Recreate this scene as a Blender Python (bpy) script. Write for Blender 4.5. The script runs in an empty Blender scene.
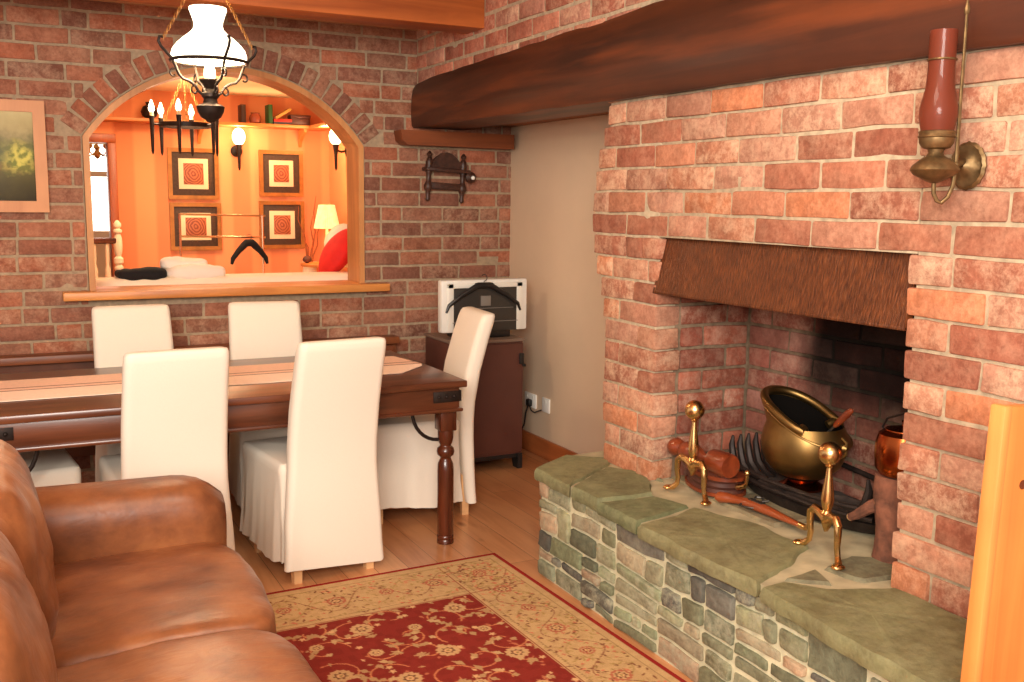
import bpy, math, random
import numpy as np
from mathutils import Vector, Matrix, noise as mnoise
random.seed(11)
PI = math.pi
S = bpy.context.scene
COL = S.collection
def lin(c):
    c /= 255.0
    return c/12.92 if c <= .04045 else ((c+.055)/1.055)**2.4
def rgb(r, g, b): return (lin(r), lin(g), lin(b), 1.0)

# ------------------------------------------------------------------ materials
def newmat(name):
    m = bpy.data.materials.new(name); m.use_nodes = True
    nt = m.node_tree; nt.nodes.clear()
    out = nt.nodes.new('ShaderNodeOutputMaterial'); b = nt.nodes.new('ShaderNodeBsdfPrincipled')
    nt.links.new(b.outputs[0], out.inputs[0])
    return m, nt, b
def nd(nt, t, **k):
    n = nt.nodes.new(t)
    for a, v in k.items():
        if a in n.inputs: n.inputs[a].default_value = v
        else: setattr(n, a, v)
    return n
def coord(nt, scale=(1, 1, 1), rot=(0, 0, 0)):
    tc = nd(nt, 'ShaderNodeTexCoord'); mp = nd(nt, 'ShaderNodeMapping')
    mp.inputs['Scale'].default_value = scale; mp.inputs['Rotation'].default_value = rot
    nt.links.new(tc.outputs['Object'], mp.inputs[0]); return mp.outputs[0]
def ramp(nt, fac, stops):
    r = nd(nt, 'ShaderNodeValToRGB'); e = r.color_ramp.elements
    while len(e) < len(stops): e.new(.5)
    for i, (p, c) in enumerate(stops): e[i].position = p; e[i].color = c
    nt.links.new(fac, r.inputs[0]); return r.outputs[0]
def bump(nt, b, h, strength=.3, dist=.01):
    n = nd(nt, 'ShaderNodeBump'); n.inputs['Strength'].default_value = strength; n.inputs['Distance'].default_value = dist
    nt.links.new(h, n.inputs['Height']); nt.links.new(n.outputs[0], b.inputs['Normal'])
def mul(nt, a, bb, fac=1.0, mode='MULTIPLY'):
    m = nd(nt, 'ShaderNodeMix'); m.data_type = 'RGBA'; m.blend_type = mode; m.inputs[0].default_value = fac
    nt.links.new(a, m.inputs[6]); nt.links.new(bb, m.inputs[7]); return m.outputs[2]
def plain(name, c, rough=.6, metal=0, nscale=0, namt=.15, bs=0, spec=.5, coat=0):
    m, nt, b = newmat(name)
    b.inputs['Base Color'].default_value = c; b.inputs['Roughness'].default_value = rough; b.inputs['Metallic'].default_value = metal
    b.inputs['Specular IOR Level'].default_value = spec; b.inputs['Coat Weight'].default_value = coat
    if nscale:
        n = nd(nt, 'ShaderNodeTexNoise', Scale=nscale, Detail=4.0); nt.links.new(coord(nt), n.inputs['Vector'])
        lo = tuple(x*(1-namt) for x in c[:3])+(1,); hi = tuple(min(1, x*(1+namt)) for x in c[:3])+(1,)
        nt.links.new(ramp(nt, n.outputs[0], [(.3, lo), (.7, hi)]), b.inputs['Base Color'])
        if bs: bump(nt, b, n.outputs[0], bs, .005)
    return m
def wood(name, c1, c2, axis=0, rough=.45, grain=14, knots=False, coat=0.0, c3=None):
    """grain runs along local axis"""
    m, nt, b = newmat(name)
    sc = [grain]*3; sc[axis] = grain*.07
    v = coord(nt, tuple(sc))
    n = nd(nt, 'ShaderNodeTexNoise', Scale=1.0, Detail=7.0, Roughness=.62, Distortion=.8); nt.links.new(v, n.inputs['Vector'])
    c = ramp(nt, n.outputs[0], [(.3, c1), (.68, c2)])
    n2 = nd(nt, 'ShaderNodeTexNoise', Scale=3.0, Detail=3.0); nt.links.new(coord(nt), n2.inputs['Vector'])
    c = mul(nt, c, ramp(nt, n2.outputs[0], [(.3, (.72, .7, .68, 1)), (.65, (1, 1, 1, 1))]), .8)
    if c3:
        n3 = nd(nt, 'ShaderNodeTexNoise', Scale=1.6, Detail=5.0); nt.links.new(coord(nt, tuple(.5 if i == axis else 4.5 for i in range(3))), n3.inputs['Vector'])
        mx = nd(nt, 'ShaderNodeMix'); mx.data_type = 'RGBA'; nt.links.new(ramp(nt, n3.outputs[0], [(.5, (0, 0, 0, 1)), (.75, (.8, .8, .8, 1))]), mx.inputs[0])
        nt.links.new(c, mx.inputs[6]); mx.inputs[7].default_value = c3; c = mx.outputs[2]
    if knots:
        vo = nd(nt, 'ShaderNodeTexVoronoi', Scale=1.0); s2 = [5.0]*3; s2[axis] = 2.2
        nt.links.new(coord(nt, tuple(s2)), vo.inputs['Vector'])
        c = mul(nt, c, ramp(nt, vo.outputs['Distance'], [(.05, (.28, .12, .05, 1)), (.09, (1, 1, 1, 1))]))
    nt.links.new(c, b.inputs['Base Color']); b.inputs['Roughness'].default_value = rough; b.inputs['Coat Weight'].default_value = coat
    b.inputs['Coat Roughness'].default_value = .25
    bump(nt, b, n.outputs[0], .25, .004)
    return m
def attrmat(name, rough=.9, blotch=None, bs=.5, nscale=60, var=.35, spec=.3, metal=0):
    m, nt, b = newmat(name)
    a = nd(nt, 'ShaderNodeAttribute'); a.attribute_name = 'Col'
    v = coord(nt)
    n = nd(nt, 'ShaderNodeTexNoise', Scale=nscale, Detail=5.0, Roughness=.7); nt.links.new(v, n.inputs['Vector'])
    n2 = nd(nt, 'ShaderNodeTexNoise', Scale=nscale*.22, Detail=4.0, Roughness=.6); nt.links.new(v, n2.inputs['Vector'])
    c = mul(nt, a.outputs['Color'], ramp(nt, n.outputs[0], [(.3, (1-var, 1-var, 1-var, 1)), (.65, (1.0, 1.0, 1.0, 1))]))
    c = mul(nt, c, ramp(nt, n2.outputs[0], [(.35, (.72, .66, .64, 1)), (.6, (1, 1, 1, 1))]))
    if blotch:
        n3 = nd(nt, 'ShaderNodeTexNoise', Scale=15.0, Detail=8.0, Roughness=.8); nt.links.new(v, n3.inputs['Vector'])
        mx = nd(nt, 'ShaderNodeMix'); mx.data_type = 'RGBA'
        f = nd(nt, 'ShaderNodeMath', operation='MULTIPLY'); nt.links.new(ramp(nt, n3.outputs[0], [(.44, (.05, .05, .05, 1)), (.62, (.8, .8, .8, 1))]), f.inputs[0])
        nt.links.new(a.outputs['Alpha'], f.inputs[1]); nt.links.new(f.outputs[0], mx.inputs[0])
        nt.links.new(c, mx.inputs[6]); mx.inputs[7].default_value = blotch; c = mx.outputs[2]
    nt.links.new(c, b.inputs['Base Color']); b.inputs['Roughness'].default_value = rough
    b.inputs['Specular IOR Level'].default_value = spec
    if bs: bump(nt, b, n.outputs[0], bs, .006)
    return m
def emit(name, c, s, base=None):
    m, nt, b = newmat(name)
    b.inputs['Base Color'].default_value = base or c; b.inputs['Emission Color'].default_value = c; b.inputs['Emission Strength'].default_value = s
    b.inputs['Roughness'].default_value = .4
    return m

M = {}
def soot_stain(m, base_c=None):
    nt = m.node_tree; b = [n for n in nt.nodes if n.type == 'BSDF_PRINCIPLED'][0]
    tc = nd(nt, 'ShaderNodeTexCoord'); sp = nd(nt, 'ShaderNodeSeparateXYZ'); nt.links.new(tc.outputs['Object'], sp.inputs[0])
    n = nd(nt, 'ShaderNodeTexNoise', Scale=5.0, Detail=5.0); nt.links.new(tc.outputs['Object'], n.inputs['Vector'])
    def mr(src, a, bb, k):
        q = nd(nt, 'ShaderNodeMath', operation='MULTIPLY_ADD'); nt.links.new(n.outputs[0], q.inputs[0]); q.inputs[1].default_value = k; nt.links.new(src, q.inputs[2])
        f = nd(nt, 'ShaderNodeMapRange'); f.interpolation_type = 'SMOOTHSTEP'; f.inputs['From Min'].default_value = a; f.inputs['From Max'].default_value = bb
        nt.links.new(q.outputs[0], f.inputs[0]); return f.outputs[0]
    fy = mr(sp.outputs[1], .42, .27, .16); fz = mr(sp.outputs[2], .66, .98, .16); fx = mr(sp.outputs[0], .40, .47, .02)
    a = nd(nt, 'ShaderNodeMath', operation='MULTIPLY'); nt.links.new(fy, a.inputs[0]); nt.links.new(fz, a.inputs[1])
    c = nd(nt, 'ShaderNodeMath', operation='MULTIPLY'); nt.links.new(a.outputs[0], c.inputs[0]); nt.links.new(fx, c.inputs[1])
    mx = nd(nt, 'ShaderNodeMix'); mx.data_type = 'RGBA'
    g = nd(nt, 'ShaderNodeMath', operation='MULTIPLY'); nt.links.new(c.outputs[0], g.inputs[0]); g.inputs[1].default_value = .97; nt.links.new(g.outputs[0], mx.inputs[0])
    bc = b.inputs['Base Color']
    if bc.links: nt.links.new(bc.links[0].from_socket, mx.inputs[6])
    else: mx.inputs[6].default_value = bc.default_value
    mx.inputs[7].default_value = rgb(9, 7, 6); nt.links.new(mx.outputs[2], bc); b.inputs['Specular IOR Level'].default_value = .12; return m
M['brick'] = attrmat('brick', .9, rgb(218, 184, 152), .6, 60, .3)
M['mortar'] = plain('mortar', rgb(160, 138, 112), .95, 0, 40, .2, .5)
M['mortar_pale'] = plain('mortar_pale', rgb(180, 162, 134), .95, 0, 40, .22, .6)
M['stone'] = attrmat('stone', .85, rgb(170, 165, 138), 1.0, 38, .42)
M['flag'] = attrmat('flagstone', .7, rgb(150, 145, 110), .8, 26, .36)
M['plaster'] = plain('plaster', rgb(228, 200, 168), .9, 0, 3, .03)
M['beam'] = wood('dark_beam', rgb(44, 20, 11), rgb(88, 42, 20), 1, .5, 9, c3=rgb(140, 68, 28), coat=.1)
M['ceilbeam'] = wood('orange_beam', rgb(150, 74, 30), rgb(196, 108, 50), 0, .5, 12)
M['ledge'] = wood('ledge_wood', rgb(104, 50, 22), rgb(140, 72, 32), 0, .5, 14)
M['pine'] = wood('pine', rgb(198, 112, 50), rgb(222, 140, 68), 2, .42, 12, knots=False)
M['pine_x'] = wood('pine_sill', rgb(196, 116, 52), rgb(232, 156, 84), 0, .42, 14, knots=True)
M['pine_frame'] = wood('pine_frame', rgb(190, 122, 72), rgb(208, 142, 90), 2, .5, 10)
M['archwood'] = wood('arch_wood', rgb(176, 112, 60), rgb(214, 150, 90), 2, .5, 10)
M['table'] = wood('table_wood', rgb(62, 30, 18), rgb(112, 60, 36), 0, .3, 13, coat=.3, c3=rgb(134, 76, 44))
M['tableleg'] = wood('table_leg_wood', rgb(58, 24, 14), rgb(112, 52, 28), 2, .25, 12, coat=.4)
M['rackwood'] = plain('dark_carved_wood', rgb(62, 34, 24), .45, 0, 40, .4, .3)
M['bench'] = wood('bench_wood', rgb(96, 50, 26), rgb(150, 84, 46), 0, .45, 12)
M['cabinet'] = plain('cabinet_brown', rgb(84, 46, 36), .5, 0, 8, .1)
M['black'] = plain('black_plastic', rgb(28, 25, 24), .4)
M['iron'] = plain('wrought_iron', rgb(44, 33, 28), .5, .6, 30, .3)
M['silver'] = plain('silver_plastic', rgb(226, 220, 210), .35)
M['silver2'] = plain('silver_bezel', rgb(228, 222, 210), .4, .1)
M['tvdark'] = plain('tv_dark', rgb(52, 48, 44), .25)
M['cream'] = plain('slipcover', rgb(232, 218, 200), .85, 0, 160, .012, .1, spec=.2)
M['foot'] = plain('pale_foot_wood', rgb(222, 172, 120), .5, 0, 20, .1)
M['white'] = plain('white_plastic', rgb(238, 234, 224), .4)
M['brass'] = plain('polished_brass', rgb(226, 184, 124), .27, 1, 12, .12)
M['oldbrass'] = plain('aged_brass', rgb(146, 114, 68), .42, 1, 9, .3)
M['sconcebrass'] = plain('sconce_brass', rgb(122, 98, 66), .48, .85, 40, .35, .3)
M['copper'] = plain('copper', rgb(168, 82, 40), .25, 1, 9, .25)
M['hood'] = None
M['turned'] = wood('turned_wood', rgb(96, 36, 16), rgb(158, 70, 34), 1, .35, 14, coat=.3)
M['log'] = plain('log_bark', rgb(116, 70, 50), .85, 0, 26, .5, 1.0)
M['logend'] = plain('log_cut', rgb(196, 150, 100), .8, 0, 20, .15)
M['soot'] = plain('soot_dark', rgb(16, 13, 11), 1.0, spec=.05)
M['ash'] = plain('ash_bed', rgb(58, 46, 40), .95, 0, 30, .5, .8)
M['castiron'] = plain('cast_iron', rgb(50, 40, 36), .55, .5, 30, .35, .3)
M['pistolwood'] = wood('pistol_wood', rgb(128, 54, 24), rgb(176, 86, 42), 0, .35, 16, coat=.3)
M['steel'] = plain('dull_steel', rgb(92, 86, 80), .4, .85)
M['opal'] = emit('opal_glass_lit', (1.0, .86, .62, 1), 3.2, rgb(255, 248, 230))
M['bulb'] = emit('bulb_lit', (1.0, .80, .50, 1), 9.0)
M['bulb_soft'] = emit('frosted_bulb_lit', (1.0, .72, .36, 1), 7.0)
M['salmon'] = None
M['ceil_far'] = plain('cream_ceiling', rgb(250, 226, 180), .9)
M['red'] = plain('red_cushion', rgb(206, 26, 16), .8, 0, 20, .08)
M['farcream'] = plain('cream_upholstery', rgb(246, 226, 196), .85)
M['cloth_white'] = plain('white_cloth', rgb(240, 226, 208), .9)
M['cloth_black'] = plain('black_cloth', rgb(16, 13, 13), .9)
M['chrome'] = plain('chrome_rail', rgb(210, 180, 150), .25, 1)
M['gilt'] = plain('gilt_frame', rgb(168, 112, 52), .4, .4, 20, .2)
M['darkmat'] = plain('dark_mount', rgb(70, 50, 34), .7, 0, 50, .2)
M['creammat'] = plain('cream_mount', rgb(240, 220, 176), .8)
M['shelfw'] = wood('shelf_wood', rgb(206, 120, 56), rgb(236, 152, 80), 0, .5, 10)
M['cushpipe'] = plain('runner_cloth', rgb(232, 190, 164), .85, 0, 90, .06)
M['runner_light'] = plain('runner_stripe_light', rgb(246, 216, 194), .85, 0, 90, .05)
M['runner_dark'] = plain('runner_stripe_dark', rgb(112, 58, 44), .85)
M['chairseat'] = M['cream']

def mk_hood():
    m, nt, b = newmat('hood_panel')
    v = coord(nt, (1, 60, 9)); n = nd(nt, 'ShaderNodeTexNoise', Scale=3.2, Detail=4.0); nt.links.new(v, n.inputs['Vector'])
    n2 = nd(nt, 'ShaderNodeTexNoise', Scale=9.0, Detail=4.0); nt.links.new(coord(nt), n2.inputs['Vector'])
    c = ramp(nt, n.outputs[0], [(.35, rgb(76, 38, 18)), (.62, rgb(120, 66, 32)), (.8, rgb(158, 94, 50))])
    c = mul(nt, c, ramp(nt, n2.outputs[0], [(.3, (.7, .66, .62, 1)), (.6, (1, 1, 1, 1))]))
    nt.links.new(c, b.inputs['Base Color']); b.inputs['Roughness'].default_value = .45; b.inputs['Metallic'].default_value = .35
    bump(nt, b, n.outputs[0], .7, .006); return m
M['hood'] = mk_hood()
def mk_salmon():
    m, nt, b = newmat('salmon_wallpaper')
    w = nd(nt, 'ShaderNodeTexWave', Scale=1.1, Distortion=0.0); w.bands_direction = 'X'
    nt.links.new(coord(nt), w.inputs['Vector'])
    c = ramp(nt, w.outputs[0], [(.35, rgb(232, 142, 92)), (.6, rgb(243, 160, 106))])
    nt.links.new(c, b.inputs['Base Color']); b.inputs['Roughness'].default_value = .85; return m
M['salmon'] = mk_salmon()
def mk_leather():
    m, nt, b = newmat('brown_leather')
    v = coord(nt)
    n = nd(nt, 'ShaderNodeTexNoise', Scale=4.5, Detail=6.0, Roughness=.65); nt.links.new(v, n.inputs['Vector'])
    n2 = nd(nt, 'ShaderNodeTexNoise', Scale=140.0, Detail=3.0); nt.links.new(v, n2.inputs['Vector'])
    n3 = nd(nt, 'ShaderNodeTexNoise', Scale=7.0, Detail=3.0, Distortion=2.0); nt.links.new(coord(nt, (1, 2.6, 1)), n3.inputs['Vector'])
    nt.links.new(ramp(nt, n.outputs[0], [(.28, rgb(90, 48, 28)), (.52, rgb(136, 80, 46)), (.75, rgb(168, 108, 64))]), b.inputs['Base Color'])
    nt.links.new(ramp(nt, n3.outputs[0], [(.3, (.31, .31, .31, 1)), (.7, (.45, .45, .45, 1))]), b.inputs['Roughness'])
    a = nd(nt, 'ShaderNodeMath', operation='MULTIPLY_ADD'); nt.links.new(n2.outputs[0], a.inputs[0]); a.inputs[1].default_value = .06
    nt.links.new(n3.outputs[0], a.inputs[2]); bump(nt, b, a.outputs[0], .22, .010); return m
M['leather'] = mk_leather()
def mk_floor():
    m, nt, b = newmat('oak_planks')
    br = nd(nt, 'ShaderNodeTexBrick'); br.offset = .37
    br.inputs['Scale'].default_value = 1.0; br.inputs['Brick Width'].default_value = 1.5; br.inputs['Row Height'].default_value = .13
    br.inputs['Mortar Size'].default_value = .0015; br.inputs['Mortar Smooth'].default_value = .2
    br.inputs['Color1'].default_value = rgb(206, 140, 92); br.inputs['Color2'].default_value = rgb(232, 172, 120); br.inputs['Mortar'].default_value = rgb(140, 84, 48)
    nt.links.new(coord(nt, (1, 1, 1), (0, 0, PI/2)), br.inputs['Vector'])
    n = nd(nt, 'ShaderNodeTexNoise', Scale=1.0, Detail=6.0, Roughness=.6, Distortion=1.2); nt.links.new(coord(nt, (16, 1.6, 1)), n.inputs['Vector'])
    c = mul(nt, br.outputs['Color'], ramp(nt, n.outputs[0], [(.28, (.80, .68, .6, 1)), (.55, (1, 1, 1, 1))]))
    vo = nd(nt, 'ShaderNodeTexVoronoi', Scale=1.0); nt.links.new(coord(nt, (4.5, 2.4, 1)), vo.inputs['Vector'])
    c = mul(nt, c, ramp(nt, vo.outputs['Distance'], [(.03, (.36, .2, .12, 1)), (.11, (1, 1, 1, 1))]))
    nt.links.new(c, b.inputs['Base Color']); b.inputs['Roughness'].default_value = .3
    bump(nt, b, br.outputs['Fac'], -.15, .003); return m
M['floor'] = mk_floor()
def mk_painting():
    m, nt, b = newmat('landscape_canvas')
    tc = nd(nt, 'ShaderNodeTexCoord'); sp = nd(nt, 'ShaderNodeSeparateXYZ'); nt.links.new(tc.outputs['Object'], sp.inputs[0])
    n = nd(nt, 'ShaderNodeTexNoise', Scale=9.0, Detail=5.0, Roughness=.6); nt.links.new(tc.outputs['Object'], n.inputs['Vector'])
    a = nd(nt, 'ShaderNodeMath', operation='MULTIPLY_ADD'); nt.links.new(n.outputs[0], a.inputs[0]); a.inputs[1].default_value = .16
    nt.links.new(sp.outputs[2], a.inputs[2])
    f = nd(nt, 'ShaderNodeMapRange'); f.inputs['From Min'].default_value = -.13; f.inputs['From Max'].default_value = .31; nt.links.new(a.outputs[0], f.inputs[0])
    c = ramp(nt, f.outputs[0], [(.0, rgb(48, 40, 18)), (.28, rgb(84, 76, 28)), (.4, rgb(120, 96, 44)), (.46, rgb(44, 62, 36)), (.62, rgb(96, 92, 52)), (.75, rgb(168, 152, 104)), (1, rgb(196, 182, 132))])
    # a bright bush: sphere gradient at (.10, 0, 0)
    mp = nd(nt, 'ShaderNodeMapping'); mp.inputs['Location'].default_value = (-.215, 0, .0); nt.links.new(tc.outputs['Object'], mp.inputs[0])
    ln = nd(nt, 'ShaderNodeVectorMath', operation='LENGTH'); nt.links.new(mp.outputs[0], ln.inputs[0])
    a2 = nd(nt, 'ShaderNodeMath', operation='MULTIPLY_ADD'); nt.links.new(n.outputs[0], a2.inputs[0]); a2.inputs[1].default_value = .12; nt.links.new(ln.outputs['Value'], a2.inputs[2])
    mx = nd(nt, 'ShaderNodeMix'); mx.data_type = 'RGBA'
    nt.links.new(ramp(nt, a2.outputs[0], [(.10, (1, 1, 1, 1)), (.16, (0, 0, 0, 1))]), mx.inputs[0])
    n4 = nd(nt, 'ShaderNodeTexNoise', Scale=40.0); nt.links.new(tc.outputs['Object'], n4.inputs['Vector'])
    nt.links.new(c, mx.inputs[6]); nt.links.new(ramp(nt, n4.outputs[0], [(.4, rgb(112, 118, 34)), (.6, rgb(200, 188, 84))]), mx.inputs[7])
    nt.links.new(mx.outputs[2], b.inputs['Base Color']); b.inputs['Roughness'].default_value = .5; return m
M['canvas'] = mk_painting()
def mk_print():
    m, nt, b = newmat('print_rosette')
    w = nd(nt, 'ShaderNodeTexWave', Scale=17.0, Distortion=7.0); w.wave_type = 'RINGS'; w.rings_direction = 'Y'
    nt.links.new(coord(nt), w.inputs['Vector'])
    nt.links.new(ramp(nt, w.outputs[0], [(.3, rgb(136, 66, 38)), (.7, rgb(186, 108, 66))]), b.inputs['Base Color']); b.inputs['Roughness'].default_value = .6; return m
M['print'] = mk_print()
def mk_shade():
    m, nt, b = newmat('pleated_shade_lit')
    w = nd(nt, 'ShaderNodeTexNoise', Scale=30.0); nt.links.new(coord(nt), w.inputs['Vector'])
    c = ramp(nt, w.outputs[0], [(.3, (1, .55, .2, 1)), (.7, (1, .74, .38, 1))])
    b.inputs['Base Color'].default_value = rgb(250, 220, 160); nt.links.new(c, b.inputs['Emission Color']); b.inputs['Emission Strength'].default_value = .75
    return m
M['shade'] = mk_shade()
def mk_redglass():
    m, nt, b = newmat('amber_glass')
    b.inputs['Base Color'].default_value = rgb(150, 74, 52); b.inputs['Roughness'].default_value = .42; b.inputs['Transmission Weight'].default_value = .6
    b.inputs['IOR'].default_value = 1.2; b.inputs['Coat Weight'].default_value = .2
    return m
M['redglass'] = mk_redglass()

# ------------------------------------------------------------------ mesh builder
class MB:
    def __init__(s): s.v = []; s.f = []; s.mi = []; s.c = []; s.sm = []
    def add(s, vs, fs, mi=0, col=(1, 1, 1, 1), smooth=True):
        o = len(s.v); s.v += [tuple(p) for p in vs]; s.c += [col]*len(vs)
        for f in fs: s.f.append(tuple(i+o for i in f)); s.mi.append(mi); s.sm.append(smooth)
        return s
    def box(s, x0, x1, y0, y1, z0, z1, b=.004, mi=0, col=(1, 1, 1, 1), xf=None):
        c = ((x0+x1)/2, (y0+y1)/2, (z0+z1)/2)
        return s.rbox(c, (abs(x1-x0), abs(y1-y0), abs(z1-z0)), b, mi, col, xf=xf)
    def rbox(s, c, size, b=.004, mi=0, col=(1, 1, 1, 1), jit=0, mid=False, xf=None, div=0):
        h = [d/2 for d in size]; b = min(b, min(h)*.98)
        ax = []
        for i in range(3):
            a = [-h[i], -h[i]+b]
            n = (div if div else (1 if mid else 0))
            for k in range(n): a.append((-h[i]+b)+(2*(h[i]-b))*(k+1)/(n+1))
            a += [h[i]-b, h[i]]; ax.append(a)
        N = [len(a) for a in ax]; idx = {}; vs = []
        for i in range(N[0]):
            for j in range(N[1]):
                for k in range(N[2]):
                    if i in (0, N[0]-1) or j in (0, N[1]-1) or k in (0, N[2]-1):
                        p = [ax[0][i], ax[1][j], ax[2][k]]
                        q = [max(-h[t]+b, min(h[t]-b, p[t])) for t in range(3)]
                        d = [p[t]-q[t] for t in range(3)]; L = math.sqrt(sum(x*x for x in d)) or 1
                        r = [q[t]+d[t]/L*b for t in range(3)]
                        w = Vector((r[0]+c[0], r[1]+c[1], r[2]+c[2]))
                        if xf is not None: w = xf @ w
                        if jit:
                            nn = mnoise.noise_vector(w*9.0); w = w+nn*jit+mnoise.noise_vector(w*35.0)*jit*.4
                        idx[(i, j, k)] = len(vs); vs.append(w)
        fs = []
        for i in range(N[0]-1):
            for j in range(N[1]-1):
                fs.append((idx[i, j, 0], idx[i, j+1, 0], idx[i+1, j+1, 0], idx[i+1, j, 0]))
                k = N[2]-1; fs.append((idx[i, j, k], idx[i+1, j, k], idx[i+1, j+1, k], idx[i, j+1, k]))
        for i in range(N[0]-1):
            for k in range(N[2]-1):
                fs.append((idx[i, 0, k], idx[i+1, 0, k], idx[i+1, 0, k+1], idx[i, 0, k+1]))
                j = N[1]-1; fs.append((idx[i, j, k], idx[i, j, k+1], idx[i+1, j, k+1], idx[i+1, j, k]))
        for j in range(N[1]-1):
            for k in range(N[2]-1):
                fs.append((idx[0, j, k], idx[0, j, k+1], idx[0, j+1, k+1], idx[0, j+1, k]))
                i = N[0]-1; fs.append((idx[i, j, k], idx[i, j+1, k], idx[i, j+1, k+1], idx[i, j, k+1]))
        return s.add(vs, fs, mi, col)
    def lathe(s, prof, c=(0, 0, 0), n=24, mi=0, axis=(0, 0, 1), cap=True, col=(1, 1, 1, 1)):
        q = Vector((0, 0, 1)).rotation_difference(Vector(axis).normalized()); c = Vector(c); vs = []; fs = []
        for r, z in prof:
            for i in range(n):
                a = 2*PI*i/n; vs.append(c+q@Vector((r*math.cos(a), r*math.sin(a), z)))
        for k in range(len(prof)-1):
            for i in range(n):
                j = (i+1) % n; fs.append((k*n+i, k*n+j, (k+1)*n+j, (k+1)*n+i))
        if cap:
            fs.append(tuple(range(n))[::-1]); fs.append(tuple((len(prof)-1)*n+i for i in range(n)))
        return s.add(vs, fs, mi, col)
    def tube(s, pts, r, n=8, mi=0, cap=True, closed=False):
        pts = [Vector(p) for p in pts]; m = len(pts); rs = r if isinstance(r, (list, tuple)) else [r]*m
        T = []
        for i in range(m):
            a = pts[(i-1) % m] if (closed or i) else pts[0]; b = pts[(i+1) % m] if (closed or i < m-1) else pts[-1]
            t = (b-a); T.append(t.normalized() if t.length > 1e-9 else Vector((0, 0, 1)))
        u = T[0].orthogonal().normalized(); vs = []; fs = []
        for i in range(m):
            if i:
                u = (T[i-1].rotation_difference(T[i])@u); u = (u-T[i]*u.dot(T[i])).normalized()
            w = T[i].cross(u)
            for k in range(n):
                a = 2*PI*k/n; vs.append(pts[i]+(u*math.cos(a)+w*math.sin(a))*rs[i])
        L = m if closed else m-1
        for i in range(L):
            i2 = (i+1) % m
            for k in range(n):
                k2 = (k+1) % n; fs.append((i*n+k, i*n+k2, i2*n+k2, i2*n+k))
        if cap and not closed: fs.append(tuple(range(n))[::-1]); fs.append(tuple((m-1)*n+k for k in range(n)))
        return s.add(vs, fs, mi)
    def loft(s, rings, mi=0, cap=True, col=(1, 1, 1, 1)):
        n = len(rings[0]); vs = [p for r in rings for p in r]; fs = []
        for k in range(len(rings)-1):
            for i in range(n):
                j = (i+1) % n; fs.append((k*n+i, k*n+j, (k+1)*n+j, (k+1)*n+i))
        if cap: fs.append(tuple(range(n))[::-1]); fs.append(tuple((len(rings)-1)*n+i for i in range(n)))
        return s.add(vs, fs, mi, col)
    def prism(s, poly, d0, d1, plane='xy', mi=0, col=(1, 1, 1, 1), smooth=False):
        """poly 2-D, extruded d0..d1 along the third axis"""
        def P(a, b, d): return {'xy': (a, b, d), 'xz': (a, d, b), 'yz': (d, a, b)}[plane]
        n = len(poly); vs = [P(a, b, d0) for a, b in poly]+[P(a, b, d1) for a, b in poly]
        fs = [tuple(range(n)), tuple(range(n, 2*n))[::-1]]+[(i, i+n, (i+1) % n+n, (i+1) % n) for i in range(n)]
        return s.add(vs, fs, mi, col, smooth)
    def sphere(s, c, r, n=20, m=12, mi=0, sc=(1, 1, 1), col=(1, 1, 1, 1)):
        vs = [(c[0], c[1], c[2]-r*sc[2])]; fs = []
        for k in range(1, m):
            t = PI*k/m
            for i in range(n):
                a = 2*PI*i/n; vs.append((c[0]+r*sc[0]*math.sin(t)*math.cos(a), c[1]+r*sc[1]*math.sin(t)*math.sin(a), c[2]-r*sc[2]*math.cos(t)))
        vs.append((c[0], c[1], c[2]+r*sc[2])); L = len(vs)-1
        for i in range(n):
            j = (i+1) % n; fs.append((0, 1+j, 1+i)); fs.append((L, 1+(m-2)*n+i, 1+(m-2)*n+j))
            for k in range(m-2): fs.append((1+k*n+i, 1+k*n+j, 1+(k+1)*n+j, 1+(k+1)*n+i))
        return s.add(vs, fs, mi, col)
    def build(s, name, mats, parent=None, loc=None, sharp=35):
        me = bpy.data.meshes.new(name)
        me.from_pydata([tuple(p) for p in s.v], [], s.f)
        if not isinstance(mats, (list, tuple)): mats = [mats]
        for m in mats: me.materials.append(m)
        me.polygons.foreach_set('material_index', s.mi); me.polygons.foreach_set('use_smooth', s.sm)
        ca = me.color_attributes.new('Col', 'FLOAT_COLOR', 'POINT')
        ca.data.foreach_set('color', np.array([list(c) for c in s.c], dtype=np.float32).ravel())
        me.validate(); me.update()
        try: me.set_sharp_from_angle(angle=math.radians(sharp))
        except Exception: pass
        o = bpy.data.objects.new(name, me); COL.objects.link(o)
        if parent: o.parent = parent
        if loc: o.location = loc
        return o
def tag(o, label, cat, group=None):
    o['label'] = label; o['category'] = cat
    if group: o['group'] = group
    return o
def thing(name, label, cat, loc=(0, 0, 0), rz=0, group=None):
    o = bpy.data.objects.new(name, None); COL.objects.link(o); o.empty_display_size = .1
    o.location = loc; o.rotation_euler = (0, 0, rz); return tag(o, label, cat, group)
def struct(o): o['kind'] = 'structure'; return o
def dup(root, loc, rz, label, group=None):
    r = root.copy(); COL.objects.link(r); r.location = loc; r.rotation_euler = (0, 0, rz); r['label'] = label
    if group: r['group'] = group
    for ch in list(root.children):
        c = ch.copy(); COL.objects.link(c); c.parent = r
        for g in list(ch.children):
            d = g.copy(); COL.objects.link(d); d.parent = c
    return r
def rrect(w, d, r, n=6, cx=0, cy=0):
    pts = []
    for (sx, sy, a0) in ((1, 1, 0), (-1, 1, PI/2), (-1, -1, PI), (1, -1, 1.5*PI)):
        for k in range(n+1):
            a = a0+PI/2*k/n; pts.append((cx+sx*(w/2-r)+r*math.cos(a), cy+sy*(d/2-r)+r*math.sin(a)))
    return pts
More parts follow.
